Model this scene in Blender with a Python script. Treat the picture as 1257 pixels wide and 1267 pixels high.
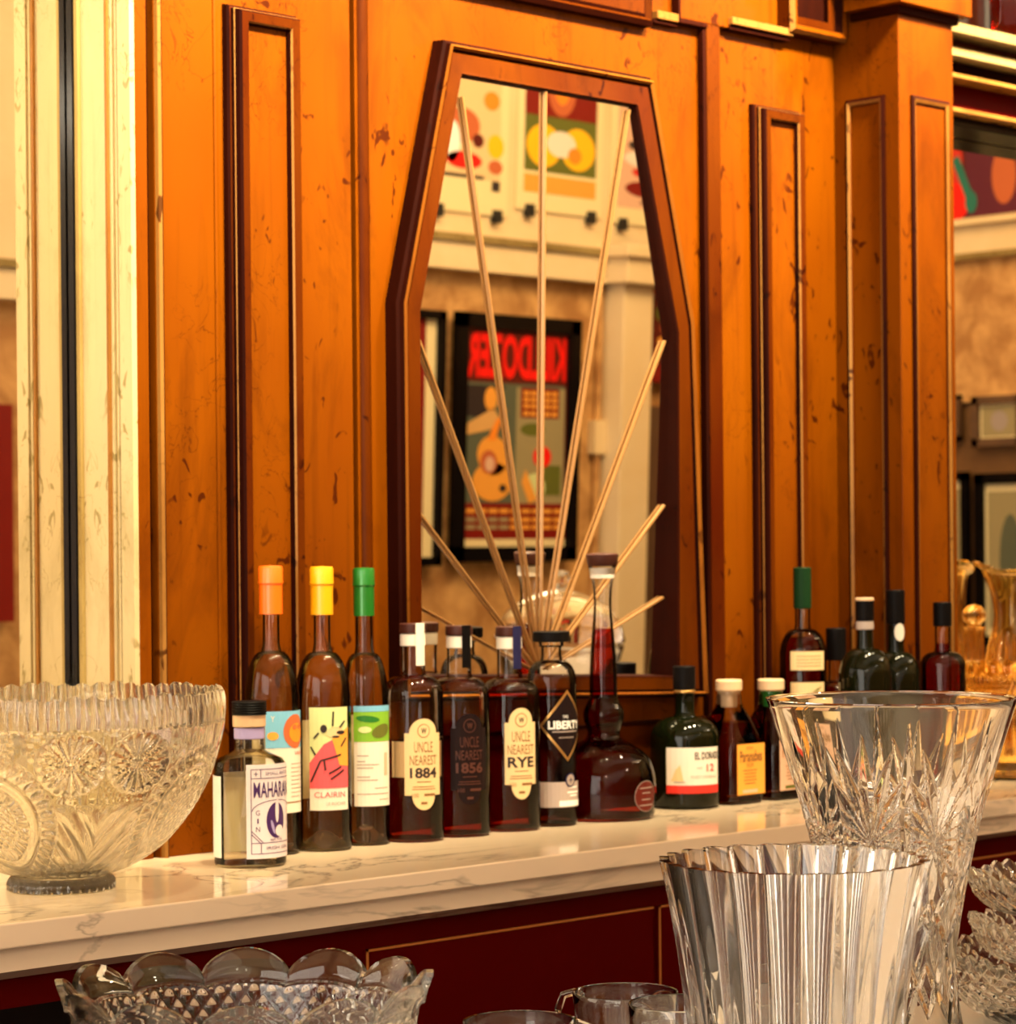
import bpy, bmesh, math, random
import numpy as np
from mathutils import Vector, Matrix
from mathutils.geometry import tessellate_polygon
PI = math.pi
random.seed(7)
for o in list(bpy.data.objects):
    bpy.data.objects.remove(o, do_unlink=True)
SC = bpy.context.scene
COL = SC.collection

# ------------------------------------------------------------------ camera
# world: x runs along the back bar, y into its wall, wood face at y = 0, marble top at z = 1
FPX, CX, HOR, TH, ROLL = 3240.0, 628.5, 686.0, math.radians(45.28), 0.0095
CAM = Vector((0.0, -2.105, 1.30))
Fw = Vector((math.cos(TH), math.sin(TH), 0)); Rt = Vector((math.sin(TH), -math.cos(TH), 0)); Up = Vector((0, 0, 1))
Rc = Rt * math.cos(ROLL) - Up * math.sin(ROLL)
Uc = Up * math.cos(ROLL) + Rt * math.sin(ROLL)
cd = bpy.data.cameras.new('camera'); cam = bpy.data.objects.new('camera', cd); COL.objects.link(cam)
cam.matrix_world = Matrix(((Rc.x, Uc.x, -Fw.x, CAM.x), (Rc.y, Uc.y, -Fw.y, CAM.y), (Rc.z, Uc.z, -Fw.z, CAM.z), (0, 0, 0, 1)))
cd.sensor_fit = 'HORIZONTAL'; cd.sensor_width = 36; cd.lens = FPX / 1257 * 36
cd.shift_y = (HOR - 633.5) / 1257; cd.clip_start = 0.05
cd.dof.use_dof = True; cd.dof.focus_distance = 2.05; cd.dof.aperture_fstop = 15
SC.camera = cam

# ------------------------------------------------------------------ light and exposure
w = bpy.data.worlds.new('world'); SC.world = w; w.use_nodes = True
w.node_tree.nodes['Background'].inputs[0].default_value = (1.0, 0.8, 0.6, 1)
w.node_tree.nodes['Background'].inputs[1].default_value = 0.35
def area(name, loc, target, sx, sy, power, col, spread=180):
    l = bpy.data.lights.new(name, 'AREA'); l.shape = 'RECTANGLE'; l.size = sx; l.size_y = sy; l.energy = power; l.color = col
    l.spread = math.radians(spread)
    o = bpy.data.objects.new(name, l); COL.objects.link(o); o.location = loc
    o.rotation_euler = (Vector(target) - Vector(loc)).to_track_quat('-Z', 'Y').to_euler()
    return o
area('window_daylight', (-2.38, -1.72, 1.75), (2, -1.2, 1.5), 2.7, 2.3, 122, (1.0, 0.93, 0.82))
area('front_daylight', (0.6, -3.22, 1.75), (0.9, 0, 1.15), 3.4, 1.9, 15, (1.0, 0.95, 0.90))
for x, y, z, p in ((-0.55, -2.75, 2.35, 9), (-0.15, -2.9, 2.35, 9), (2.7, -2.9, 2.5, 10), (4.4, -1.6, 2.6, 18)):
    l = bpy.data.lights.new('globe_lamp', 'POINT'); l.energy = p; l.color = (1.0, 0.90, 0.74); l.shadow_soft_size = 0.055
    o = bpy.data.objects.new('globe_lamp', l); COL.objects.link(o); o.location = (x, y, z)
area('ceiling_glow', (2.6, -1.75, 3.22), (2.6, -1.75, 0), 5.0, 1.2, 16, (1.0, 0.86, 0.66))
area('far_room_glow', (5.2, -2.0, 3.22), (5.6, -2.8, 1.0), 2.5, 1.0, 92, (1.0, 0.72, 0.38))
for i in range(10):
    x = 0.80 + 0.36 * i
    l = bpy.data.lights.new('bar_lamp', 'SPOT'); l.energy = 184; l.color = (1.0, 0.83, 0.50); l.shadow_soft_size = 0.045
    l.spot_size = math.radians(76); l.spot_blend = 1.0
    o = bpy.data.objects.new('bar_lamp', l); COL.objects.link(o); o.location = (x, -0.50, 2.36)
    o.rotation_euler = (Vector((x, -0.02, 1.86)) - Vector(o.location)).to_track_quat('-Z', 'Y').to_euler()
vs = SC.view_settings
vs.view_transform = 'Standard'; vs.look = 'None'; vs.exposure = 0.0; vs.gamma = 1.0; vs.use_curve_mapping = False
cy = SC.cycles
cy.max_bounces = 16; cy.transmission_bounces = 14; cy.glossy_bounces = 8; cy.diffuse_bounces = 3; cy.transparent_max_bounces = 24
cy.caustics_reflective = True; cy.caustics_refractive = True; cy.sample_clamp_indirect = 4.0; cy.blur_glossy = 0.6
cy.use_denoising = True; cy.use_adaptive_sampling = True; cy.adaptive_threshold = 0.02; cy.adaptive_min_samples = 48

# ------------------------------------------------------------------ pixel rays
def ray(px, py):
    return Fw + Rc * ((px - CX) / FPX) + Uc * ((HOR - py) / FPX)
def on_y(px, py, y=0.0):
    d = ray(px, py); t = (y - CAM.y) / d.y; return CAM + d * t
def on_z(px, py, z=1.0):
    d = ray(px, py); t = (z - CAM.z) / d.z; return CAM + d * t
def on_x(px, py, x):
    d = ray(px, py); t = (x - CAM.x) / d.x; return CAM + d * t
def W(px, py, y=0.0):
    p = on_y(px, py, y); return (p.x, p.z)
def depth(p): return (Vector(p) - CAM).dot(Fw)
def project(p):
    v = Vector(p) - CAM; d = v.dot(Fw); return CX + FPX * v.dot(Rc) / d, HOR - FPX * v.dot(Uc) / d

# ------------------------------------------------------------------ materials
def new_mat(name):
    m = bpy.data.materials.new(name); m.use_nodes = True; nt = m.node_tree
    return m, nt, nt.nodes['Principled BSDF']
def P(name, col, rough=0.5, metal=0.0, coat=0.0, spec=0.5, emit=None, es=1.0):
    m, nt, b = new_mat(name)
    b.inputs['Base Color'].default_value = (*col, 1); b.inputs['Roughness'].default_value = rough
    b.inputs['Metallic'].default_value = metal; b.inputs['Coat Weight'].default_value = coat
    b.inputs['Specular IOR Level'].default_value = spec
    if emit: b.inputs['Emission Color'].default_value = (*emit, 1); b.inputs['Emission Strength'].default_value = es
    return m
def ramp(nt, stops, fac, interp='LINEAR'):
    r = nt.nodes.new('ShaderNodeValToRGB'); r.color_ramp.interpolation = interp
    while len(r.color_ramp.elements) > 1: r.color_ramp.elements.remove(r.color_ramp.elements[-1])
    r.color_ramp.elements[0].position = stops[0][0]; r.color_ramp.elements[0].color = stops[0][1] if len(stops[0][1]) == 4 else (*stops[0][1], 1)
    for p, c in stops[1:]:
        e = r.color_ramp.elements.new(p); e.color = c if len(c) == 4 else (*c, 1)
    nt.links.new(fac, r.inputs[0]); return r.outputs[0]
def noise(nt, vec, scale, detail=4, rough=0.55, dist=0.0):
    n = nt.nodes.new('ShaderNodeTexNoise'); n.inputs['Scale'].default_value = scale; n.inputs['Detail'].default_value = detail
    n.inputs['Roughness'].default_value = rough; n.inputs['Distortion'].default_value = dist
    nt.links.new(vec, n.inputs['Vector']); return n.outputs['Fac']
def mapping(nt, scale=(1, 1, 1), loc=(0, 0, 0), rot=(0, 0, 0)):
    g = nt.nodes.new('ShaderNodeNewGeometry'); mp = nt.nodes.new('ShaderNodeMapping')
    mp.inputs['Scale'].default_value = scale; mp.inputs['Location'].default_value = loc; mp.inputs['Rotation'].default_value = rot
    nt.links.new(g.outputs['Position'], mp.inputs['Vector']); return mp.outputs[0]
def mix(nt, a, b, fac, mode='MIX'):
    n = nt.nodes.new('ShaderNodeMix'); n.data_type = 'RGBA'; n.blend_type = mode
    for k, v in ((6, a), (7, b)):
        if isinstance(v, tuple): n.inputs[k].default_value = (*v, 1) if len(v) == 3 else v
        else: nt.links.new(v, n.inputs[k])
    if isinstance(fac, float): n.inputs[0].default_value = fac
    else: nt.links.new(fac, n.inputs[0])
    return n.outputs[2]
def distressed(name, ca, cb, cmark, rough=0.36, mark=1.0, coat=0.03, scale=1.0, dens=0.0):
    """aged, glazed paint over wood: soft clouding, vertical streaks, scattered dark nicks"""
    m, nt, b = new_mat(name)
    v = mapping(nt)
    n1 = noise(nt, mapping(nt, (3.2 * scale, 3.2 * scale, 1.6 * scale)), 1.0, 3)
    base = mix(nt, ca, cb, ramp(nt, [(0.32, (0, 0, 0)), (0.68, (1, 1, 1))], n1))
    st = noise(nt, mapping(nt, (60, 60, 2.2)), 1.0, 4, 0.6, 0.6)
    base = mix(nt, base, cmark, mix(nt, (0, 0, 0), (0.30 * mark,) * 3, ramp(nt, [(0.56, (0, 0, 0)), (0.75, (1, 1, 1))], st)))
    sb = ramp(nt, [(0.50, (0, 0, 0)), (0.66, (1, 1, 1))], noise(nt, mapping(nt, (11, 11, 3.4), (4, 4, 9)), 1.0, 6, 0.7, 1.0))
    base = mix(nt, base, cmark, mix(nt, (0, 0, 0), sb, 0.34 * mark))
    nk = noise(nt, mapping(nt, (52, 52, 30), (3, 1, 2)), 1.0, 2, 0.5, 1.2)
    gate = noise(nt, mapping(nt, (7, 7, 5), (9, 4, 0)), 1.0, 1)
    g = ramp(nt, [(0.47 - dens, (0, 0, 0)), (0.53 - dens, (1, 1, 1))], gate)
    k = ramp(nt, [(0.64 - dens * .7, (0, 0, 0)), (0.69 - dens * .5, (1, 1, 1))], nk)
    gk = mix(nt, k, g, 1.0, 'MULTIPLY')
    base = mix(nt, base, cmark, mix(nt, (0, 0, 0), gk, 0.85 * mark))
    cr = noise(nt, mapping(nt, (18, 18, 14), (1, 7, 4), (0.4, 0.2, 0)), 1.0, 3, 0.5, 2.5)
    vein = ramp(nt, [(0.488, (0, 0, 0)), (0.5, (1, 1, 1)), (0.512, (0, 0, 0))], cr)
    g2 = ramp(nt, [(0.53 - dens, (0, 0, 0)), (0.62 - dens, (1, 1, 1))], noise(nt, mapping(nt, (5, 5, 4), (2, 8, 5)), 1.0, 1))
    base = mix(nt, base, cmark, mix(nt, (0, 0, 0), mix(nt, vein, g2, 1.0, 'MULTIPLY'), 0.6 * mark))
    nt.links.new(base, b.inputs['Base Color']); b.inputs['Roughness'].default_value = rough
    b.inputs['Coat Weight'].default_value = coat * .5; b.inputs['Coat Roughness'].default_value = 0.22; b.inputs['Specular IOR Level'].default_value = 0.05
    bp = nt.nodes.new('ShaderNodeBump'); bp.inputs['Strength'].default_value = 0.12; bp.inputs['Distance'].default_value = 0.004
    nt.links.new(noise(nt, mapping(nt, (40, 40, 14)), 1.0, 4), bp.inputs['Height']); nt.links.new(bp.outputs[0], b.inputs['Normal'])
    return m
M = {}
M['wood'] = distressed('golden_wood', (0.142, 0.0345, 0.00005), (0.100, 0.0185, 0.00005), (0.022, 0.0018, 0.0001), rough=0.42)
M['wood2'] = distressed('brown_wood', (0.040, 0.004, 0.0002), (0.085, 0.019, 0.0002), (0.012, 0.001, 0.0002), mark=1.0, coat=0.0)
M['glaze'] = distressed('dark_glaze', (0.009, 0.001, 0.0003), (0.022, 0.0025, 0.0004), (0.004, 0.0006, 0.0003), rough=0.6, coat=0.0)
M['glaze'].node_tree.nodes['Principled BSDF'].inputs['Specular IOR Level'].default_value = 0.03
M['gilt'] = distressed('worn_gilt', (0.27, 0.13, 0.032), (0.15, 0.05, 0.008), (0.03, 0.005, 0.001), rough=0.25)
M['gilt_dull'] = distressed('dull_gilt', (0.22, 0.075, 0.008), (0.13, 0.03, 0.003), (0.03, 0.004, 0.001))
M['cream'] = distressed('cream_paint', (0.41, 0.325, 0.19), (0.38, 0.285, 0.145), (0.17, 0.125, 0.045), mark=1.0, dens=0.06)
M['cream_edge'] = distressed('cream_glaze', (0.36, 0.26, 0.10), (0.20, 0.13, 0.04), (0.10, 0.05, 0.01))
M['lintel'] = distressed('lintel_cream', (0.27, 0.19, 0.085), (0.22, 0.14, 0.05), (0.10, 0.05, 0.01), mark=0.6)
M['red'] = P('oxblood_paint', (0.062, 0.0006, 0.0003), 0.45, spec=0.03)
M['goldline'] = P('gold_line_paint', (0.38, 0.12, 0.02), 0.4)
M['black'] = P('black_gloss', (0.004, 0.003, 0.003), 0.15, spec=0.12)
M['blackmatte'] = P('black_matte', (0.006, 0.005, 0.004), 0.5)
M['mirror'] = P('mirror_silver', (0.90, 0.86, 0.78), 0.0, 1.0)
M['amberrod'] = P('honey_brass', (0.27, 0.13, 0.042), 0.28, 0.3)
def marble():
    m, nt, b = new_mat('veined_marble')
    base = mix(nt, (0.78, 0.62, 0.44), (0.72, 0.55, 0.38), noise(nt, mapping(nt, (3, 3, 3)), 1.0, 3))
    n = noise(nt, mapping(nt, (2.3, 6.0, 6.0), (1.3, 0, 0.4), (0, 0, 0.5)), 1.0, 5, 0.55, 1.6)
    vein = ramp(nt, [(0.478, (0, 0, 0)), (0.5, (1, 1, 1)), (0.522, (0, 0, 0))], n)
    g = ramp(nt, [(0.50, (0, 0, 0)), (0.62, (1, 1, 1))], noise(nt, mapping(nt, (2.6, 3, 3), (5, 0, 0)), 1.0, 1))
    base = mix(nt, base, (0.22, 0.17, 0.13), mix(nt, (0, 0, 0), mix(nt, vein, g, 1.0, 'MULTIPLY'), 0.7))
    nt.links.new(base, b.inputs['Base Color']); b.inputs['Roughness'].default_value = 0.10; b.inputs['Specular IOR Level'].default_value = 0.6
    return m
M['marble'] = marble()
def mottled(name, ca, cb, sc=9):
    m, nt, b = new_mat(name)
    f = ramp(nt, [(0.38, (0, 0, 0)), (0.62, (1, 1, 1))], noise(nt, mapping(nt, (sc, sc, sc)), 1.0, 6, 0.62, 0.5))
    nt.links.new(mix(nt, ca, cb, f), b.inputs['Base Color']); b.inputs['Roughness'].default_value = 0.75
    return m
M['tan'] = mottled('mottled_tan_plaster', (0.66, 0.36, 0.12), (0.38, 0.17, 0.045))
M['plaster'] = mottled('cream_plaster', (0.80, 0.62, 0.36), (0.76, 0.56, 0.30), 3)
M['brownwall'] = mottled('brown_wall_paint', (0.17, 0.075, 0.018), (0.13, 0.055, 0.012), 4)
M['doorbrown'] = mottled('brown_door_paint', (0.12, 0.055, 0.02), (0.09, 0.04, 0.015), 5)
M['floor'] = mottled('dark_floor_boards', (0.05, 0.025, 0.012), (0.03, 0.014, 0.007), 6)
def glass(name, col=(1, 1, 1), ior=1.5, rough=0.0):
    m = bpy.data.materials.new(name); m.use_nodes = True; nt = m.node_tree; nt.nodes.clear()
    o = nt.nodes.new('ShaderNodeOutputMaterial'); g = nt.nodes.new('ShaderNodeBsdfGlass')
    g.inputs['Color'].default_value = (*col, 1); g.inputs['IOR'].default_value = ior; g.inputs['Roughness'].default_value = rough
    nt.links.new(g.outputs[0], o.inputs[0]); return m
def thin(name, col=(1, 1, 1), ior=1.5):
    m = bpy.data.materials.new(name); m.use_nodes = True; nt = m.node_tree; nt.nodes.clear()
    o = nt.nodes.new('ShaderNodeOutputMaterial'); t = nt.nodes.new('ShaderNodeBsdfTransparent'); g = nt.nodes.new('ShaderNodeBsdfGlossy')
    t.inputs[0].default_value = (*col, 1); g.inputs['Roughness'].default_value = 0.02
    f = nt.nodes.new('ShaderNodeFresnel'); f.inputs[0].default_value = ior
    x = nt.nodes.new('ShaderNodeMixShader'); nt.links.new(f.outputs[0], x.inputs[0]); nt.links.new(t.outputs[0], x.inputs[1]); nt.links.new(g.outputs[0], x.inputs[2])
    nt.links.new(x.outputs[0], o.inputs[0]); return m
M['crystal_gold_lit'] = glass('gold_lit_glass', (0.95, 0.84, 0.58), 1.50)  # golden light on this glassware is put into the glass tint
def half(name, col, f):
    m = glass(name, col); nt = m.node_tree; o = nt.nodes['Material Output']; g = [n for n in nt.nodes if n.type == 'BSDF_GLASS'][0]
    t = nt.nodes.new('ShaderNodeBsdfTransparent'); t.inputs[0].default_value = (*col, 1); x = nt.nodes.new('ShaderNodeMixShader'); x.inputs[0].default_value = f
    nt.links.new(g.outputs[0], x.inputs[1]); nt.links.new(t.outputs[0], x.inputs[2]); nt.links.new(x.outputs[0], o.inputs[0]); return m
M['crystal_warm'] = half('warm_crystal', (0.99, 0.985, 0.95), 0.08); M['crystal'] = glass('clear_crystal', (0.99, 0.99, 0.985), 1.52)
M['bottle'] = thin('bottle_glass', (0.97, 0.96, 0.93), 1.36)
M['bottle_dark'] = P('dark_green_glass', (0.003, 0.004, 0.001), 0.04, spec=0.22)
M['bottle_red'] = thin('red_brown_glass', (0.45, 0.10, 0.04))
M['clear_liquid'] = thin('clear_spirit', (0.95, 0.92, 0.82), 1.03)
M['whiskey'] = thin('amber_whiskey', (0.72, 0.15, 0.04), 1.03)
M['whiskey_deep'] = thin('deep_red_whiskey', (0.56, 0.10, 0.025), 1.03)
M['whiskey_brown'] = thin('brown_rum', (0.55, 0.22, 0.06), 1.03)
for n, c in dict(paper=(0.76, 0.68, 0.58), cream_paper=(0.74, 0.53, 0.27), gin_paper=(0.82, 0.72, 0.76), ink=(0.03, 0.02, 0.02), brownink=(0.22, 0.10, 0.03),
                 purple=(0.06, 0.02, 0.12), greyink=(0.35, 0.28, 0.25), redink=(0.60, 0.03, 0.02), pink=(0.75, 0.10, 0.12), skyblue=(0.18, 0.45, 0.65),
                 orange=(0.85, 0.25, 0.02), yellow=(0.90, 0.48, 0.01), green=(0.02, 0.16, 0.02), lime=(0.20, 0.42, 0.03), palegreen=(0.62, 0.66, 0.30),
                 terra=(0.50, 0.12, 0.04), navy=(0.01, 0.01, 0.05), darklabel=(0.012, 0.006, 0.006), orangelabel=(0.80, 0.34, 0.05), pinklabel=(0.70, 0.42, 0.28),
                 greyband=(0.42, 0.34, 0.30), whiteink=(0.9, 0.88, 0.84), cork=(0.66, 0.44, 0.26), dimink=(0.075, 0.022, 0.014), woodcap=(0.05, 0.012, 0.007), blackcap=(0.004, 0.003, 0.003),
                 darkgreencap=(0.006, 0.025, 0.008), goldfoil=(0.60, 0.34, 0.08), vred=(0.85, 0.01, 0.005), slate=(0.10, 0.11, 0.07), grey=(0.32, 0.26, 0.13),
                 poster=(0.80, 0.66, 0.36), lilac=(0.40, 0.33, 0.62), teal=(0.02, 0.16, 0.12), plum=(0.10, 0.012, 0.03), olive=(0.12, 0.13, 0.02),
                 darkred=(0.20, 0.008, 0.004), skin=(0.65, 0.36, 0.12), maroon=(0.10, 0.008, 0.004)).items():
    M[n] = P(n, c, 0.45, spec=0.06 if max(c) < .03 else .25)
M['orangecap'] = P('orange_wax', (0.80, 0.12, 0.003), 0.35, coat=0.2)
M['yellowcap'] = P('yellow_wax', (0.75, 0.33, 0.002), 0.35, coat=0.2)
M['greencap'] = P('green_foil', (0.01, 0.15, 0.015), 0.28, 0.3, coat=0.3)
M['goldfoil'] = P('gold_foil', (0.60, 0.34, 0.10), 0.3, 0.8)
M['baryellow'] = P('pale_stone', (0.80, 0.76, 0.70), 0.25)

# ------------------------------------------------------------------ mesh helpers
class MB:
    def __init__(s): s.v = []; s.f = []; s.m = []; s.mats = []
    def mi(s, m):
        if m not in s.mats: s.mats.append(m)
        return s.mats.index(m)
    def add(s, vs, fs, m):
        o = len(s.v); k = s.mi(m); s.v += [tuple(v) for v in vs]
        for f in fs: s.f.append(tuple(i + o for i in f)); s.m.append(k)
    def box(s, x0, x1, y0, y1, z0, z1, m):
        v = [(x, y, z) for x in (x0, x1) for y in (y0, y1) for z in (z0, z1)]
        s.add(v, [(0, 1, 3, 2), (4, 6, 7, 5), (0, 4, 5, 1), (2, 3, 7, 6), (0, 2, 6, 4), (1, 5, 7, 3)], m)
    def lathe(s, prof, m, seg=48, cx=0, cy=0, n=2.0, ky=1.0, closed=False):
        rings = []; vs = []; fs = []
        for r, z in prof:
            if r < 1e-6: rings.append([len(vs)]); vs.append((cx, cy, z)); continue
            row = []
            for i in range(seg):
                a = 2 * PI * i / seg; c, q = math.cos(a), math.sin(a)
                k = 1.0 if n == 2.0 else (abs(c) ** n + abs(q) ** n) ** (-1.0 / n)
                row.append(len(vs)); vs.append((cx + r * c * k, cy + r * ky * q * k, z))
            rings.append(row)
        pairs = list(zip(rings[:-1], rings[1:])) + ([(rings[-1], rings[0])] if closed else [])
        for a, b in pairs:
            for i in range(seg):
                j = (i + 1) % seg
                if len(a) == 1 and len(b) == 1: continue
                if len(a) == 1: fs.append((a[0], b[j], b[i]))
                elif len(b) == 1: fs.append((a[i], a[j], b[0]))
                else: fs.append((a[i], a[j], b[j], b[i]))
        s.add(vs, fs, m)
    def tube(s, pts, r, m, seg=10, closed=False, rs=None):
        pts = [Vector(p) for p in pts]; vs = []; n = len(pts)
        for i, p in enumerate(pts):
            a = pts[(i - 1) % n] if (closed or i) else p; b = pts[(i + 1) % n] if (closed or i < n - 1) else p
            t = (b - a).normalized(); q = t.to_track_quat('Z', 'X'); rr = rs[i] if rs else r
            for k in range(seg):
                an = 2 * PI * k / seg; vs.append(p + q @ Vector((rr * math.cos(an), rr * math.sin(an), 0)))
        fs = []
        for i in range(n if closed else n - 1):
            j = (i + 1) % n
            for k in range(seg): fs.append((i * seg + k, i * seg + (k + 1) % seg, j * seg + (k + 1) % seg, j * seg + k))
        if not closed: fs += [tuple(range(seg))[::-1], tuple((n - 1) * seg + k for k in range(seg))]
        s.add(vs, fs, m)
    def prism(s, poly, y0, y1, m):
        """polygon in the x/z plane given thickness along y"""
        n = len(poly); vs = [(x, y0, z) for x, z in poly] + [(x, y1, z) for x, z in poly]
        tri = tessellate_polygon([[Vector((x, z, 0)) for x, z in poly]])
        fs = [tuple(t) for t in tri] + [tuple(i + n for i in t[::-1]) for t in tri] + [(i, (i + 1) % n, (i + 1) % n + n, i + n) for i in range(n)]
        s.add(vs, fs, m)
    def mold(s, pts, prof, closed=True, y=0.0):
        """mitred moulding along a path in the x/z plane; prof = [(offset outward, height out of the wall, material)]"""
        n = len(pts); P2 = [Vector(p) for p in pts]
        area2 = sum(P2[i].x * P2[(i + 1) % n].y - P2[(i + 1) % n].x * P2[i].y for i in range(n))
        sg = 1 if area2 > 0 else -1
        off = []
        for i in range(n):
            a = P2[(i - 1) % n]; b = P2[i]; c = P2[(i + 1) % n]
            d1 = (b - a).normalized() if (closed or i) else (c - b).normalized()
            d2 = (c - b).normalized() if (closed or i < n - 1) else d1
            n1 = Vector((d1.y, -d1.x)) * sg; n2 = Vector((d2.y, -d2.x)) * sg
            h = n1 + n2; h = h / max(1e-6, h.length_squared) * 2
            off.append(h)
        rows = []
        for k, (o, h, m) in enumerate(prof):
            rows.append([(P2[i].x + off[i].x * o, y - h, P2[i].y + off[i].y * o) for i in range(n)])
        for k in range(len(prof) - 1):
            vs = rows[k] + rows[k + 1]
            fs = [(i, (i + 1) % n, (i + 1) % n + n, i + n) for i in range(n if closed else n - 1)]
            s.add(vs, fs, prof[k][2])
        if not closed:
            for i in (0, n - 1):
                vs = [r[i] for r in rows]
                if len(vs) > 2: s.add(vs, [tuple(range(len(vs)))], prof[0][2])
    def mesh(s, name, smooth=True, ang=32, weld=True):
        me = bpy.data.meshes.new(name); me.from_pydata(s.v, [], s.f)
        for m in s.mats: me.materials.append(m)
        me.polygons.foreach_set('material_index', s.m); me.update()
        bm = bmesh.new(); bm.from_mesh(me)
        if weld: bmesh.ops.remove_doubles(bm, verts=bm.verts, dist=1e-6)
        bmesh.ops.recalc_face_normals(bm, faces=bm.faces)
        if bm.calc_volume(signed=True) < 0 and all(e.is_manifold for e in bm.edges): bmesh.ops.reverse_faces(bm, faces=bm.faces)
        if smooth:
            c = math.radians(ang)
            for f in bm.faces: f.smooth = True
            for e in bm.edges:
                if len(e.link_faces) != 2 or e.calc_face_angle(0) > c: e.smooth = False
        bm.to_mesh(me); bm.free(); return me
    def build(s, name, parent=None, smooth=True, ang=32, label=None, bevel=0):
        o = bpy.data.objects.new(name, s.mesh(name, smooth, ang)); COL.objects.link(o)
        if parent: o.parent = parent
        if label: o['label'] = label
        if bevel:
            b = o.modifiers.new('bevel', 'BEVEL'); b.width = bevel; b.segments = 2; b.limit_method = 'ANGLE'
        return o
def tag(o, label, cat, group=None):
    o['label'] = label; o['category'] = cat
    if group: o['group'] = group
    return o
def empty(name, loc, rz, label, cat, group=None):
    o = bpy.data.objects.new(name, None); COL.objects.link(o); o.location = loc; o.rotation_euler = (0, 0, rz); o.empty_display_size = 0.02
    return tag(o, label, cat, group)
def struct(o): o['kind'] = 'structure'; return o
def boxo(name, b, m, parent=None, bevel=0):
    k = MB(); k.box(*b, m); return k.build(name, parent, smooth=False, bevel=bevel)

_tc = {}
def text2d(body, width, height, bold=0.0, sx=None):
    """2D triangles of a word scaled into a box, its centre at the origin"""
    key = (body, bold)
    if key not in _tc:
        cu = bpy.data.curves.new('t', 'FONT'); cu.body = body; cu.size = 1; cu.resolution_u = 3; cu.offset = bold
        o = bpy.data.objects.new('t', cu); COL.objects.link(o)
        dg = bpy.context.evaluated_depsgraph_get(); me = bpy.data.meshes.new_from_object(o.evaluated_get(dg))
        _tc[key] = ([(v.co.x, v.co.y) for v in me.vertices], [tuple(p.vertices) for p in me.polygons])
        bpy.data.objects.remove(o, do_unlink=True); bpy.data.curves.remove(cu); bpy.data.meshes.remove(me)
    v, f = _tc[key]
    xs = [a[0] for a in v]; ys = [a[1] for a in v]
    x0, x1, y0, y1 = min(xs), max(xs), min(ys), max(ys)
    kx = width / (x1 - x0); ky = height / (y1 - y0)
    return [((a - (x0 + x1) / 2) * kx, (b - (y0 + y1) / 2) * ky) for a, b in v], f
class Decal:
    """flat artwork in label coordinates (u right, v up); bend() lays it on a cylinder or a wall"""
    def __init__(s): s.items = []
    def poly(s, pts, m, layer=0):
        tri = tessellate_polygon([[Vector((a, b, 0)) for a, b in pts]]); s.items.append((list(pts), [tuple(t) for t in tri], m, layer)); return s
    def rect(s, u0, u1, v0, v1, m, layer=0): return s.poly([(u0, v0), (u1, v0), (u1, v1), (u0, v1)], m, layer)
    def ell(s, cu, cv, ru, rv, m, layer=1, n=28, rot=0):
        return s.poly([(cu + ru * math.cos(2 * PI * i / n) * math.cos(rot) - rv * math.sin(2 * PI * i / n) * math.sin(rot),
                        cv + ru * math.cos(2 * PI * i / n) * math.sin(rot) + rv * math.sin(2 * PI * i / n) * math.cos(rot)) for i in range(n)], m, layer)
    def text(s, body, cu, cv, wd, ht, m, layer=2, bold=0.0):
        v, f = text2d(body, wd, ht, bold); s.items.append(([(a + cu, b + cv) for a, b in v], f, m, layer)); return s
    def line(s, a, b, wd, m, layer=2):
        a = Vector(a); b = Vector(b); d = (b - a).normalized(); n = Vector((-d.y, d.x)) * wd / 2
        return s.poly([tuple(a + n), tuple(a - n), tuple(b - n), tuple(b + n)], m, layer)
    def build(s, name, parent, R=None, front=0.0, thick=0.00018, label=None, plane=None):
        bm = bmesh.new(); mats = []
        for pts, fs, m, layer in s.items:
            if m not in mats: mats.append(m)
            mi = mats.index(m); vs = [bm.verts.new((a, b, layer)) for a, b in pts]
            for f in fs:
                try: fc = bm.faces.new([vs[i] for i in f]); fc.material_index = mi
                except ValueError: pass
        if R:
            us = [v.co.x for v in bm.verts]; u = min(us); st = R * 0.16
            while u < max(us):
                bmesh.ops.bisect_plane(bm, geom=bm.verts[:] + bm.edges[:] + bm.faces[:], plane_co=(u, 0, 0), plane_no=(1, 0, 0)); u += st
        for v in bm.verts:
            u, vv, l = v.co; h = thick * (l + 1)
            if plane: v.co = plane(u, vv, h)
            elif R: a = u / R; v.co = ((R + h) * math.sin(a), -(R + h) * math.cos(a), vv)
            else: v.co = (u, -front - h, vv)
        me = bpy.data.meshes.new(name)
        bm.to_mesh(me); bm.free()
        for m in mats: me.materials.append(m)
        o = bpy.data.objects.new(name, me); COL.objects.link(o); o.parent = parent
        if label: o['label'] = label
        return o

# ------------------------------------------------------------------ the room
XL, XR, YF, ZC = -2.5, 7.0, -3.3, 3.3
MY = 0.10                                         # depth of the mirrors either side of the panelled block
x0b = on_y(170, 500).x                            # left corner of the panelled block
xp0 = on_y(1035, 400).x                           # the right pilaster starts here
yp = on_x(1114, 300, xp0).y                       # and stands this far out
xp1 = on_y(1181, 300, yp).x
struct(boxo('floor', (XL - .1, XR + .1, YF - .1, MY + .2, -0.1, 0), M['floor']))
struct(boxo('ceiling', (XL - .1, XR + .1, YF - .1, MY + .2, ZC, ZC + .1), M['plaster']))
struct(boxo('wall_back', (XL - .1, XR + .1, MY + .012, MY + .2, 0, ZC), M['cream']))
struct(boxo('wall_left', (XL - .1, XL, YF - .1, MY + .2, 0, ZC), M['plaster']))
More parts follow.
